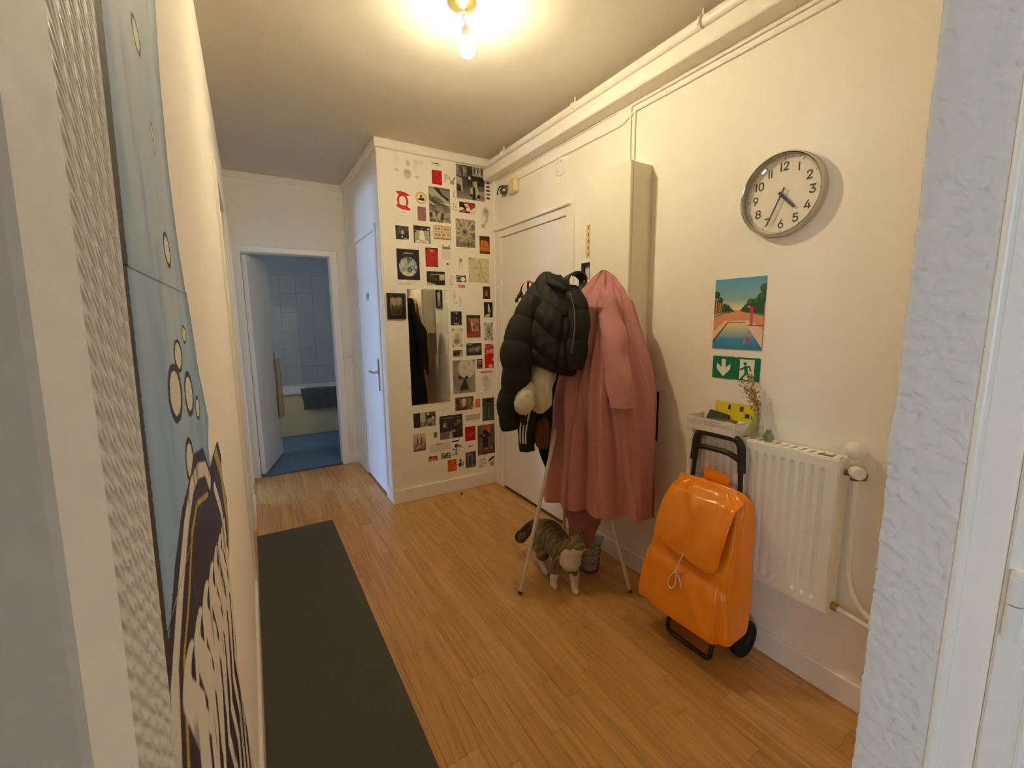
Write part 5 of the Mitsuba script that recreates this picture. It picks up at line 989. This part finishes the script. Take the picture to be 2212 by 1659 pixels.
# black track jacket with white stripes
tj = thing('track_jacket', 'black track jacket sleeve with three white stripes below the fleece', 'jacket')
tp_ = [(-.150, .05, 1.10), (-.185, .04, 1.0), (-.212, .03, .90), (-.220, .028, .82), (-.216, .028, .752)]; tr_ = [.055, .055, .050, .044, .038]
add(tj+'__sleeve', ftube(tp_, tr_, 40, 80, .7, JF, lambda th, t, q: .003*np.sin(5*th+20*t)), 'track_black', smooth=True)
q_ = spline(np.c_[np.array(tp_), tr_], 40)
for s_ in (-.80, -.48, -.16):
    pts = [(a[0]+s_*a[3]*.95+.0, a[1]-math.sqrt(max(0, 1-s_*s_))*a[3]*.7-.0025, a[2]) for a in q_[12:35]]
    add(tj+'__stripe', tube(local(JF, pts), .0042, 8), 'white_matte', smooth=True, label='white stripe')
# brown gathered pouch
bb = thing('pouch', 'brown gathered pouch bag hanging beside the striped track sleeve', 'bag')
add(bb+'__bag', loft([(.925, -.150, -.120, .018, .015, .03), (.90, -.168, -.108, .03, .02, .03), (.86, -.180, -.103, .04, .03, .03), (.81, -.178, -.104, .042, .03, .03), (.775, -.168, -.108, .036, .03, .03), (.764, -.15, -.12, .02, .02, .03)], JF, 90, 60, lambda TH, Z, U: .0035*np.sin(TH*16)+.002*np.sin(TH*7+30*Z)), 'brown_cord', smooth=True)
add(bb+'__cord', tube(local(JF, spline([(-.135, .02, .92), (-.128, .02, .98), (-.115, .02, 1.06), (-.11, .05, 1.18)], 16)), .003, 8), 'leather_brown', smooth=True)
# long black coat at the back of the stand
BF = (1.47, 1.955, (.858, -.514))
bc = thing('black_coat', 'long black coat hanging at the back of the coat stand behind the pink coat', 'coat')
add(bc+'__body', loft([(1.665, -.06, .02, .03, .03, .02), (1.60, -.13, .06, .06, .06, .01), (1.54, -.15, .07, .07, .07, 0), (1.45, -.16, .06, .08, .08, 0), (1.3, -.16, .09, .09, .09, 0), (1.1, -.15, .12, .09, .10, 0), (.9, -.145, .15, .09, .10, 0), (.7, -.11, .17, .08, .10, 0), (.55, -.05, .18, .07, .09, 0), (.42, .02, .19, .06, .08, 0)], BF, 90, 80, lambda TH, Z, U: (.004+.012*np.clip((1.55-Z), 0, 1))*np.sin(TH*7+2*Z)+.003*np.sin(TH*15)), 'black_wool', smooth=True)
add(bc+'__sleeve', ftube([(-.02, .06, 1.50), (.02, .13, 1.3), (.03, .15, 1.1), (.02, .14, .92)], [.05, .06, .055, .05], 40, 70, .8, BF, sfold), 'black_wool', smooth=True)

# ---------------------------------------------------------------- wire basket with a white liner
wb = thing('waste_basket', 'small grey wire basket with a white liner behind the cat', 'basket')
M('wire_grey', lin('6f675a'), .5, .4, metal=.5); M('liner', lin('d6cfc4'), .5, .35)
WX, WY, WH, R0, R1 = 1.572, 1.778, .165, .054, .066
ws = []
for k in range(22):
    for sgn in (-1, 1):
        ws.append(tube([((R0+(R1-R0)*t)*math.cos(a)+WX, (R0+(R1-R0)*t)*math.sin(a)+WY, .004+WH*t) for t in np.linspace(0, 1, 11) for a in [2*math.pi*k/22+sgn*1.5*t]], .0011, 5))
for t in (0, .33, .66, 1):
    ws.append(tube([((R0+(R1-R0)*t)*math.cos(a)+WX, (R0+(R1-R0)*t)*math.sin(a)+WY, .004+WH*t) for a in np.linspace(0, 2*np.pi, 40, endpoint=False)], .0016 if t not in (0, 1) else .0024, 6, closed=True))
ws.append(lathe([(0, .003), (R0, .003), (R0, .006), (0, .006)], 30, (WX, WY, 0)))
add(wb+'__mesh', cat_(ws), 'wire_grey')
th = np.linspace(0, 2*np.pi, 60, endpoint=False); V = []
for t, r_, z_ in ((0, R0-.006, .012), (.5, (R0+R1)/2-.006, .09), (.9, R1-.005, .16), (1, R1+.003, .175), (1.1, R1+.010, .172)):
    zz = z_+(.010*np.sin(th*5)+.007*np.sin(th*11+1)+.03*np.exp(-((np.cos(th+.35)-1)/.05)**2))*(t >= .9)
    V.append(np.stack([WX+(r_+.002*np.sin(th*9))*np.cos(th), WY+(r_+.002*np.sin(th*9))*np.sin(th), zz], -1))
V = np.array(V); n_ = 60; i, j = np.meshgrid(np.arange(4), np.arange(n_), indexing='ij')
F = np.stack([i*n_+j, i*n_+(j+1) % n_, (i+1)*n_+(j+1) % n_, (i+1)*n_+j], -1).reshape(-1, 4)
add(wb+'__liner', (V.reshape(-1, 3), F), 'liner', smooth=True, label='white plastic liner')

# ---------------------------------------------------------------- the cat
A3 = np.array
lst = []
def chain(*pr):
    for (p, r), (q, s) in zip(pr[:-1], pr[1:]): lst.append((p, r, q, s))
hd = np.array([-.22, -1, .02]); hd /= np.linalg.norm(hd); sd = np.cross([0, 0, 1.0], hd); sd /= np.linalg.norm(sd)
HD = A3([1.369, 1.648, .272])
chain(((1.398, 1.995, .190), .064), ((1.392, 1.925, .198), .080), ((1.380, 1.840, .190), .076), ((1.368, 1.755, .180), .070), ((1.362, 1.705, .200), .058), ((1.364, 1.675, .240), .048), (tuple(HD), .046))
chain(((1.362, 1.715, .160), .054), ((1.357, 1.682, .165), .054), ((1.360, 1.672, .215), .046), (tuple(HD-[0, 0, .012]), .044))
lst.append((HD, .045, HD+hd*.016-[0, 0, .006], .038)); lst.append((HD+hd*.020-[0, 0, .014], .026, HD+hd*.040-[0, 0, .017], .0165))
for sg in (-1, 1): lst.append((HD+sd*sg*.020-[0, 0, .014], .026, HD+sd*sg*.026+hd*.008-[0, 0, .016], .021))
chain(((1.394, 1.715, .160), .044), ((1.394, 1.712, .108), .029), ((1.374, 1.672, .048), .0195), ((1.361, 1.652, .019), .0180), ((1.354, 1.632, .0165), .0165))
chain(((1.328, 1.735, .160), .042), ((1.312, 1.748, .104), .028), ((1.299, 1.752, .048), .0195), ((1.294, 1.745, .019), .0180), ((1.288, 1.726, .0165), .0165))
chain(((1.350, 1.955, .165), .056), ((1.330, 1.895, .118), .040), ((1.338, 1.920, .062), .022), ((1.331, 1.882, .019), .0175), ((1.327, 1.858, .0165), .0165))
chain(((1.430, 1.955, .165), .056), ((1.440, 1.905, .118), .040), ((1.442, 1.955, .062), .022), ((1.436, 1.935, .019), .0175), ((1.432, 1.912, .0165), .0165))
tl = spline([(1.398, 2.040, .215), (1.385, 2.085, .190), (1.355, 2.100, .155), (1.322, 2.095, .138), (1.300, 2.085, .134)], 9)
for q in range(8): lst.append((tl[q], .024+.0014*q, tl[q+1], .024+.0014*(q+1)))
cat = bones(lst, .0042, 7)
v = cat.vertices.copy(); nrm = cat.vertex_normals
fur = meshkit.fbm(v*[230, 230, 90], 3, 3); paw = np.clip((v[:, 2]-.03)/.06, .15, 1)
cat.vertices = v+nrm*((fur-.45)*.010*paw)[:, None]; cat.vertices[:, 2] = np.maximum(cat.vertices[:, 2], .0006)
z_ = v[:, 2]; wd = A3([-.30, -.95, 0]); wd /= np.linalg.norm(wd); ws_ = A3([-wd[1], wd[0], 0])
rel = v-A3([1.362, 1.690, .17]); f_ = rel@wd; s_ = rel@ws_
n1 = meshkit.fbm(v*[26, 26, 16], 3, 5); st = .5+.5*np.sin(v[:, 1]*150+v[:, 2]*60+10*n1)
fine = meshkit.fbm(v*[420, 420, 150], 2, 9)
t1 = np.clip(.45*st+.9*(fine-.35)+.35*(n1-.4), 0, 1)[:, None]
col = A3(lin('8a775a'))*(1-t1)+t1*A3(lin('3a3026'))
back = np.clip((z_-.235)/.035, 0, 1)*np.clip((v[:, 1]-1.72)/.05, 0, 1); col = col*(1-.5*back[:, None])
tail_ = np.clip((v[:, 1]-2.05)/.03, 0, 1)*np.clip((1.39-v[:, 0])/.03, 0, 1); col = col*(1-.8*tail_[:, None])
wob = .016*(meshkit.fbm(v*85, 2, 2)-.5)
white = ((f_+wob > .000) & (z_ > .098+wob) & ((s_/.062)**2+((z_-.172)/.088)**2 < 1+wob*12)).astype(float)
white = np.maximum(white, ((z_+wob < .096) & (v[:, 1] < 1.80)).astype(float)*(~((z_ > .078+wob) & (z_ < .100+wob))))
white = np.maximum(white, ((z_+wob < .070)).astype(float))
lf = (v-HD)@hd; lz = v[:, 2]-HD[2]; ls = (v-HD)@sd
white = np.maximum(white, ((lf > .020) & (lz+wob < -.010) & (np.abs(ls) < .040)).astype(float))
wht = A3(lin('ded4c4'))*(1-.22*fine[:, None]); col = col*(1-white[:, None])+white[:, None]*wht
M('cat_fur', tex={'type': 'mesh_attribute', 'name': 'vertex_color'}, rough=.95, spec=.1, sheen=.4)
M('cat_eye', lin('7d7a3a'), .15, .6); M('cat_pupil', lin('15120f'), .2, .5); M('cat_nose', lin('a8736a'), .5, .3); M('ear_pink', lin('a88a7a'), .8, .2)
ct = thing('cat', 'brown tabby and white cat standing below the pink coat', 'cat')
add(ct+'__body', cat, 'cat_fur', smooth=True, color=np.clip(col, 0, 1))
for sg in (-1, 1):
    b0 = HD+sd*sg*.026+A3([0, 0, .028])-hd*.004; tip = b0+sd*sg*.009+A3([0, 0, .034])
    out = [b0+sd*.023, b0-hd*.016, b0-sd*.023, b0+hd*.012, b0-A3([0, 0, .016]), tip+sd*.004, tip-sd*.004, tip-hd*.005, tip+hd*.002]
    m = trimesh.convex.convex_hull(np.array(out)).subdivide().subdivide(); trimesh.smoothing.filter_taubin(m, iterations=4)
    k = add(ct+'__ear', m, 'cat_fur', smooth=True, color=np.tile(lin('5f5140'), (len(m.vertices), 1)))
    inn = [b0+hd*.0095+sd*.010+A3([0, 0, .004]), b0+hd*.0095-sd*.010+A3([0, 0, .004]), b0+hd*.005+(tip-b0)*.72, b0+hd*.0105+A3([0, 0, .008])]
    add(k+'__inner', trimesh.convex.convex_hull(np.array(inn)), 'ear_pink')
    e = trimesh.creation.icosphere(2, .0078); e.apply_translation(HD+hd*.0385+sd*sg*.0185+A3([0, 0, .006])); k = add(ct+'__eye', e, 'cat_eye', smooth=True)
    e = trimesh.creation.icosphere(2, .0046); e.vertices *= [.7, .7, 1.1]; e.apply_translation(HD+hd*.0432+sd*sg*.0187+A3([0, 0, .006])); add(k+'__pupil', e, 'cat_pupil', smooth=True)
    wk = [tube([HD+hd*.050+sd*sg*.010+A3([0, 0, -.018+.004*q]), HD+hd*.046+sd*sg*.045+A3([0, 0, -.022+.010*q])], .0004, 4) for q in range(-1, 2)]
    add(ct+'__whiskers', cat_(wk), 'white_matte', kind='stuff')
e = trimesh.creation.icosphere(2, .0055); e.vertices *= [1.1, .8, .8]; e.apply_translation(HD+hd*.056+A3([0, 0, -.011])); add(ct+'__nose', e, 'cat_nose', smooth=True)
# ---------------------------------------------------------------- orange shopping trolley
M('vinyl', lin('f28c12'), .24, .5, bump=proc(lambda p, n, uv: fbm(p.x*22, p.y*22, p.z*22, 3)), bscale=.004, clearcoat=.3, clearcoat_gloss=.85)
M('cord_white', lin('e2d8c4'), .8, .2); M('tyre', lin('1c1b1a'), .7, .25)
sc_ = thing('shopping_trolley', 'orange vinyl shopping trolley on a black frame leaning before the radiator', 'trolley')
TF = (1.585, 1.088, (0, -1))
def TL(l): return local(TF, np.array(l, float))
# frame: u runs to the camera's right along the wall, w towards the wall
add(sc_+'__frame', tube(TL(rounded([(-.100, .085, .905), (-.112, .080, .72), (-.112, .045, .17), (-.108, .020, .135), (-.108, -.045, .075), (-.108, -.052, .012), (.108, -.052, .012), (.108, -.045, .075), (.108, .020, .135), (.112, .045, .17), (.112, .080, .72), (.100, .085, .905)], .045, 8)), .0095, 14), 'black_gloss', smooth=60)
add(sc_+'__crossbar', tube(TL([(-.113, .080, .742), (.113, .080, .742)]), .0022, 8), 'steel_dark', smooth=True)
add(sc_+'__handle', tube(TL(rounded([(-.112, .080, .800), (-.100, .084, .935), (.100, .084, .935), (.112, .080, .800)], .045, 8)), .0155, 18), 'black_plastic', smooth=60, label='thick black loop handle')
add(sc_+'__grip', tube(TL(rounded([(-.107, .080, .862), (-.06, .070, .872), (.06, .070, .872), (.107, .080, .845)], .03, 6)), .0115, 16), 'black_plastic', smooth=60, label='lower grip bar')
add(sc_+'__axle', tube(TL([(-.150, .105, .078), (.150, .105, .078)]), .006, 10), 'steel_dark', smooth=40)
for sgn in (-1, 1):
    add(sc_+'__strut', tube(TL([(sgn*.109, .035, .16), (sgn*.112, .105, .078)]), .007, 10), 'black_gloss', smooth=40)
    wm = lathe([(0, -.017), (.022, -.017), (.024, -.013), (.060, -.013), (.064, -.018), (.074, -.016), (.0775, -.006), (.0775, .006), (.074, .016), (.064, .018), (.060, .013), (.024, .013), (.022, .017), (0, .017)], 48, axis='y'); wm.apply_translation(TL([(sgn*.152, .105, .0785)])[0])
    k = add(sc_+'__wheel', wm, 'tyre', smooth=35); hb = lathe([(0, -.020), (.016, -.020), (.016, .020), (0, .020)], 24, axis='y'); hb.apply_translation(TL([(sgn*.152, .105, .0785)])[0]); add(k+'__hub', hb, 'black_plastic', smooth=40)
# bag
rows = [(.166, -.200, .200, .108, .058, -.034), (.172, -.216, .213, .120, .065, -.031), (.20, -.219, .216, .122, .066, -.028), (.26, -.217, .212, .118, .065, -.022), (.36, -.208, .206, .112, .062, -.012), (.46, -.200, .202, .100, .058, 0.0), (.56, -.188, .196, .085, .052, .012), (.63, -.170, .190, .072, .045, .022), (.69, -.142, .180, .058, .036, .030), (.722, -.110, .150, .040, .025, .036), (.735, -.07, .10, .015, .012, .040)]
def bagfold(TH, Z, U):
    return .006*np.sin(TH*5+8*Z)+.005*np.sin(TH*9-11*Z+1)+.012*np.exp(-((U-.02-(.36-Z)*.6)/.03)**2)*(np.sin(TH) > 0)*np.exp(-((Z-.29)/.10)**2)-.010*np.exp(-((Z-.40+.12*U)/.03)**2)*(np.sin(TH) > 0)
bag = loft(rows, TF, 200, 150, bagfold, p=5.5)
add(sc_+'__bag', bag, 'vinyl', smooth=50)
from scipy.interpolate import PchipInterpolator
RI = PchipInterpolator(np.array(rows)[:, 0], np.array(rows)[:, 1:], axis=0)
def front(u, z):
    ul, ur, df, db, w0 = RI(z); a = (ur-ul)/2; c = (ul+ur)/2; x = min(abs((u-c)/a), .999)
    return w0-df*(1-x**5.5)**(1/5.5)
# flap: a thick sheet that folds from the back over the top and down the front
ns, nt = 60, 70; P = []
for a in np.linspace(0, 1, nt):
    row = []
    for b in np.linspace(-1, 1, ns):
        top_l, top_r, bot_l, bot_r = -.135, .178, -.132, .150
        zb = .440-.018*b+.030*abs(b)**6                                  # lower edge, slightly slanted, rounded corners
        if a < .18:
            s = a/.18; u = (top_l+top_r)/2*.6+b*(.10+.045*s); z = .733+.012*math.sin(math.pi*s*.5)-.004*b*b; w = .052-.030*s
        else:
            s = (a-.18)/.82; ul = top_l+(bot_l-top_l)*s; ur = top_r+(bot_r-top_r)*s**1.3
            u = (ul+ur)/2+b*(ur-ul)/2; z = .742-.004*b*b-(.742-zb)*s; z = min(z, .745)
            w = front(np.clip(u, -.19, .185), min(z, .722))-.011-.010*math.sin(math.pi*s)-.010*math.sin(5*u*9+4*s)*s*(1-s)*2-.010*math.exp(-((u-.04-.2*(s-.5))/.03)**2)*math.exp(-((s-.30)/.18)**2)
            w = w*min(1, s*6)+(.022)*(1-min(1, s*6))
            w -= .018*max(0, b-.72)/.28*(1-s)                                 # right edge lifts off
        row.append((u, w, z))
    P.append(row)
P = np.array(P); top = P.reshape(-1, 3)
i, j = np.meshgrid(np.arange(nt-1), np.arange(ns-1), indexing='ij')
q = np.stack([i*ns+j, (i+1)*ns+j, (i+1)*ns+j+1, i*ns+j+1], -1).reshape(-1, 4)
dn = top+[0, .0022, -.0006]; k_ = len(top)
ring = np.r_[np.arange(ns), np.arange(1, nt)*ns+ns-1, (nt-1)*ns+np.arange(ns-2, -1, -1), np.arange(nt-2, 0, -1)*ns]; a_ = np.arange(len(ring)); b_ = (a_+1) % len(ring)
side = np.stack([ring[a_], ring[b_], ring[b_]+k_, ring[a_]+k_], -1)
F = np.vstack([q, q[:, ::-1]+k_, side])
add(sc_+'__flap', (TL(np.vstack([top, dn])), F), 'vinyl', smooth=50, label='folded over top flap')
tb = box(-.001, .001, 0, 1, 0, 1)
pts = [(-.044, .060, .735), (.070, .060, .728), (.068, .0775, .785), (-.050, .0775, .795)]
m = extr(Polygon([(-.048, .715), (.068, .700), (.066, .772), (-.050, .786)]), .003); vv = m.vertices.copy(); m.vertices = TL(np.stack([vv[:, 0], .074-vv[:, 2]+.0*vv[:, 1], vv[:, 1]], -1)); add(sc_+'__tab', m, 'vinyl', label='orange hanging tab')
w_ = front(0, .40)
cord = spline([(.004, front(.0, .47)-.020, .452), (-.004, front(0, .43)-.014, .425), (-.012, w_-.012, .395), (-.020, w_-.014, .375), (-.034, w_-.016, .350), (-.046, w_-.018, .325), (-.048, w_-.020, .300), (-.034, w_-.021, .288), (-.018, w_-.020, .305), (-.012, w_-.018, .335), (-.014, w_-.016, .362)], 60)
add(sc_+'__cord', cat_([tube(TL(cord), .0032, 8), tube(TL(spline([(-.014, w_-.014, .365), (.002, w_-.016, .350), (.010, w_-.018, .335), (.014, w_-.018, .318)], 16)), .0032, 8), trimesh.creation.icosphere(2, .007).apply_translation(TL([(-.015, w_-.014, .366)])[0])]), 'cord_white', smooth=True, label='white draw cord')
hem = [(u, front(u, .135)-.004, .128) for u in np.linspace(-.17, .17, 3)]

# ---------------------------------------------------------------- painted paper mural on the left wall
mu = thing('mural', 'tall blue paper mural with dark lettering on the left wall beside the doorway', 'mural')
def sheet2(name, edge, z0, z1, draw, th, lab, bulge):
    ny_, nz_ = 240, int((z1-z0)/.0022)
    zz = np.linspace(z1, z0, nz_); e = np.interp(zz, [a[1] for a in edge][::-1], [a[0] for a in edge][::-1]); y0 = .255
    s = np.linspace(0, 1, ny_); Y = y0+(e[:, None]-y0)*s[None, :]; Z = np.repeat(zz[:, None], ny_, 1)
    Xo = th+bulge*(np.sin(np.clip(s, 0, 1)*np.pi*.5)**3)[None, :]*(1+.4*np.sin(Z*9))*0+0*Y
    Xo = Xo+.0015*np.sin(Z*7+1)*s[None, :]**2
    col = draw(Y, Z, s)
    top = np.stack([XW+np.abs(Xo), Y, Z], -1).reshape(-1, 3)
    i, j = np.meshgrid(np.arange(nz_-1), np.arange(ny_-1), indexing='ij')
    q = np.stack([i*ny_+j, (i+1)*ny_+j, (i+1)*ny_+j+1, i*ny_+j+1], -1).reshape(-1, 4)
    ring = np.r_[np.arange(ny_), np.arange(1, nz_)*ny_+ny_-1, (nz_-1)*ny_+np.arange(ny_-2, -1, -1), np.arange(nz_-2, 0, -1)*ny_]; k = len(top); low = top[ring].copy(); low[:, 0] -= .0008
    a = np.arange(len(ring)); b = (a+1) % len(ring)
    F = np.vstack([q, np.stack([ring[a], ring[b], b+k, a+k], -1)])
    c = col.reshape(-1, 3)
    add(mu+'__sheet', (np.vstack([top, low]), F), 'print', smooth=True, color=np.vstack([c, c[ring]]), label=lab)
def LC(h): return np.array(lin(h))
def lerp(a, b, t): return a*(1-t[..., None])+b*t[..., None]
def blue(Y, Z, s):
    n = meshkit.fbm(np.stack([Y*7, Z*2.2, Y*0], -1), 4, 3); n2 = meshkit.fbm(np.stack([Y*26, Z*9, Y*0+4], -1), 3, 8)
    c = lerp(LC('9db4c8'), LC('bcc6cc'), np.clip((n-.3)/.4, 0, 1)); c = lerp(c, LC('6b93b8'), np.clip((n2-.55)/.3, 0, 1)*.5)
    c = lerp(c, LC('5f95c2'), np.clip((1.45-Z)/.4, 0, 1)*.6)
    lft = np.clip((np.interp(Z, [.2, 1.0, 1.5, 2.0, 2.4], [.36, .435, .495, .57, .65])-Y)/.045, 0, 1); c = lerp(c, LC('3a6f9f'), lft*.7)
    c = lerp(c, LC('3b352f'), (Y < np.interp(Z, [.2, 1.0, 1.5, 2.0, 2.4], [.345, .416, .468, .538, .62])).astype(float))  # dark paper edge plus shadow gap, painted in along the slanted doorway edge
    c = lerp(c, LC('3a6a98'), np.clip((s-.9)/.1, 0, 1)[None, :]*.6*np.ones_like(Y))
    return c
BUB = [(.650, 1.728, .016, .014), (.687, 1.643, .006, .008), (.687, 1.628, .006, .006), (.700, 1.511, .020, .016), (.695, 1.380, .028, .016), (.635, 1.340, .040, .026), (.757, 1.322, .036, .024), (.839, 1.288, .022, .014), (.683, 1.245, .030, .022), (.781, 1.405, .018, .010)]
def drops(c, Y, Z):
    for y, z, ry, rz in BUB:
        d = np.sqrt(((Y-y)/ry)**2+((Z-z)/rz)**2); c = lerp(c, LC('2b3038'), (d < 1.35).astype(float)); c = lerp(c, LC('d9d2c2'), (d < 1).astype(float))
    return c
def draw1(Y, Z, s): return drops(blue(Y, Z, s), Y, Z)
def stroke(c, Y, Z, pts, w, h, taper=0.0):
    k = 2.2                                                   # strokes are drawn with a tall brush
    d = shapely.distance(LineString([(y, z*k) for y, z in pts]), shapely.points(Y, Z*k)); return lerp(c, LC(h), np.clip((w-d)/.004+.5, 0, 1))
def draw2(Y, Z, s):
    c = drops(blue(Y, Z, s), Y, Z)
    inside = shapely.contains_xy(Polygon([(.255, .95), (.425, 1.153), (.497, 1.191), (.574, 1.218), (.677, 1.229), (.721, 1.243), (.841, 1.223), (.895, 1.175), (.93, 1.165), (.967, 1.178), (1.102, 1.20), (1.35, 1.16), (1.35, .1), (.255, .1)]), Y, Z)
    c = lerp(c, LC('2e2a3e'), inside.astype(float))
    lo = shapely.contains_xy(Polygon([(1.10, .86), (1.15, .65), (1.18, .36), (1.18, .1), (1.4, .1), (1.4, .86)]), Y, Z); c = lerp(c, LC('3a6f96'), lo.astype(float))
    c = stroke(c, Y, Z, [(.30, .80), (.36, .98), (.436, 1.119), (.511, 1.159), (.593, 1.194), (.675, 1.214), (.749, 1.211), (.839, 1.188), (.884, 1.149)], .022, 'd9d0bf')
    c = stroke(c, Y, Z, [(.36, .80), (.42, .98), (.487, 1.104), (.546, 1.125), (.628, 1.170), (.697, 1.180), (.83, 1.147)], .008, 'b39a3c')
    for k, (a, w) in enumerate(((0, .046), (1, .044), (2, .046), (3, .042), (4, .042), (5, .036), (6, .036))):
        y = .50+a*.085; zb = 1.085-.012*a
        c = stroke(c, Y, Z, [(y, zb-.01), (y+.05, zb-.10), (y+.03, zb-.22), (y+.10, zb-.34), (y+.07, zb-.50), (y+.13, zb-.66), (y+.10, zb-.9)], w, 'ddd4c3')
        c = stroke(c, Y, Z, [(y+.035, zb-.02), (y+.10, zb-.09), (y+.085, zb-.19), (y+.03, zb-.28), (y+.09, zb-.40), (y+.05, zb-.62)], w*.55, '28243a')
        c = stroke(c, Y, Z, [(y+.06, zb+.02-.03), (y+.03, zb-.07), (y+.09, zb-.15)], .012, 'ddd4c3')
    c = stroke(c, Y, Z, [(.895, 1.137), (.93, 1.16), (.967, 1.173)], .012, '28243a'); c = stroke(c, Y, Z, [(1.05, 1.16), (1.12, 1.10), (1.14, 1.03), (1.16, .96), (1.11, .93)], .030, 'a8924a')
    c = stroke(c, Y, Z, [(.95, 1.12), (1.02, 1.05), (1.06, .97)], .018, 'ddd4c3'); c = stroke(c, Y, Z, [(1.0, 1.13), (1.06, 1.06), (1.10, .99)], .010, '3a355a')
    n = meshkit.fbm(np.stack([Y*30, Z*9, Y*0], -1), 3, 21); c = lerp(c, LC('3d3852'), np.clip((n-.66)/.08, 0, 1)*inside*.6)
    return c
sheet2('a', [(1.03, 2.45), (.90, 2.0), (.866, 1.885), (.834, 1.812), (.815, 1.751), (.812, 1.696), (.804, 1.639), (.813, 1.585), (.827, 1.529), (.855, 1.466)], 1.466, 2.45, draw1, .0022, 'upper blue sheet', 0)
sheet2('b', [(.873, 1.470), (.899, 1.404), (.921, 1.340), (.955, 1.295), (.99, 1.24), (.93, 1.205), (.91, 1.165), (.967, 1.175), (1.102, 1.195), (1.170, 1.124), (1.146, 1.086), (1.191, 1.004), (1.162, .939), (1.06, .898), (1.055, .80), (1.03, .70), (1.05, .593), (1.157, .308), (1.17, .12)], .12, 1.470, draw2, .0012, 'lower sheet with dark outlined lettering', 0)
# ---------------------------------------------------------------- bathroom things seen through the door
M('enamel', lin('dcdfe2'), .2, .5); M('towel_grey', lin('5c6064'), .95, .1, bump=proc(lambda p, n, uv: noise(p.x*260, p.y*260, p.z*260), 5e-4), bscale=.004)
M('bottle_blue', lin('1d57b8'), .35, .4); M('towel_cream', lin('b8a98a'), .95, .1)
t = thing('bathtub', 'white bathtub behind a beige panel in the blue floored bathroom', 'bathtub')
add(t+'__panel', box(-.595, 1.19, 6.03, 6.06, .0, .535, .004), 'tub_panel', label='beige front panel')
rim = sbox(-.595, 6.005, 1.19, 6.743).difference(sbox(-.50, 6.085, 1.02, 6.66).buffer(0).buffer(-.05).buffer(.05))
m = extr(rim, .032); m.apply_translation((0, 0, .533)); add(t+'__rim', m, 'enamel')
inner = []
for z, k in ((.545, 0), (.30, .05), (.16, .09), (.13, .16)):
    inner.append([(-.50+k*1.4, 6.085+k), (1.02-k*1.4, 6.085+k), (1.02-k*1.4, 6.66-k), (-.50+k*1.4, 6.66-k)])
V = np.array([[(x, y, z) for x, y in r] for r, z in zip(inner, (.545, .30, .16, .13))]).reshape(-1, 3); F = []
for i in range(3):
    for q in range(4): F += [(i*4+q, i*4+(q+1) % 4, i*4+4+(q+1) % 4), (i*4+q, i*4+4+(q+1) % 4, i*4+4+q)]
F += [(12, 13, 14), (12, 14, 15)]
add(t+'__basin', trimesh.Trimesh(V, F, process=False), 'enamel')
t = thing('bath_rack', 'metal rack lying across the bathtub above the grey towel', 'rack')
add(t+'__frame', tube(rounded([(.57, 6.08, .574), (.85, 6.10, .574), (.85, 6.22, .574), (.57, 6.22, .574), (.57, 6.08, .574)], .03), .005, 8), 'steel', smooth=True)
for k in range(7): add(t+'__wire', tube([(.60+k*.037, 6.085, .574), (.60+k*.037, 6.22, .574)], .0025, 6), 'steel', smooth=True)
t = thing('bath_towel', 'dark grey towel hanging over the front edge of the bathtub', 'towel')
pr_ = [(6.14, .572), (6.06, .578), (6.005, .572), (5.994, .545), (5.992, .45), (5.990, .335)]
pp = spline([(0, a, b) for a, b in pr_], 40)[:, 1:]; nu = 70; V = []
for side in (0, 1):
    for (a, b) in pp:
        for q in range(nu):
            s = q/(nu-1); x = .515+s*.56+.012*math.sin(b*20)*(1-s)
            wv_ = .004*math.sin(s*31+b*6)*(b < .55); V.append((x, a+wv_-(0 if side else -.010) * (1 if b < .55 else 0), b+(.010 if side == 0 and b >= .55 else 0)-.02*s*(b < .4)))
n0 = len(pp)*nu; F = []
for i in range(len(pp)-1):
    for q in range(nu-1):
        a = i*nu+q; F += [(a, a+1, a+nu+1), (a, a+nu+1, a+nu), (n0+a, n0+a+nu+1, n0+a+1), (n0+a, n0+a+nu, n0+a+nu+1)]
for i in range(len(pp)-1):
    for q in (0, nu-1): a = i*nu+q; F += [(a, a+nu, n0+a+nu), (a, n0+a+nu, n0+a)]
for q in range(nu-1):
    for i in (0, len(pp)-1): a = i*nu+q; F += [(a, n0+a+1, a+1), (a, n0+a, n0+a+1)]
add(t+'__cloth', trimesh.Trimesh(np.array(V), F, process=False), 'towel_grey', smooth=40)
t = thing('shampoo_bottle', 'blue bottle on the back corner of the bathtub beside the open door', 'bottle')
bx_ = (.275, 6.69)
add(t+'__body', lathe([(0, .566), (.030, .566), (.034, .572), (.034, .69), (.030, .705), (.014, .715), (.012, .722), (0, .722)], 28, (*bx_, 0)), 'bottle_blue', smooth=40)
add(t+'__cap', lathe([(0, .72), (.015, .72), (.015, .745), (0, .747)], 20, (*bx_, 0)), 'white_gloss', smooth=40)
t = thing('hand_towel', 'small cream towel hanging behind the edge of the open bathroom door', 'towel')
add(t+'__cloth', mv(loft([(.42, .60, .715, .012, .010, 0), (.44, .595, .735, .016, .012, 0), (.7, .61, .725, .016, .012, 0), (.98, .64, .70, .012, .010, 0), (1.03, .655, .68, .008, .008, 0)], (0, -.066, (1, 0)), 60, 50, lambda TH, Z, U: .004*np.sin(TH*7)+.003*np.sin(TH*13)), LEAF_T), 'towel_cream', smooth=True)
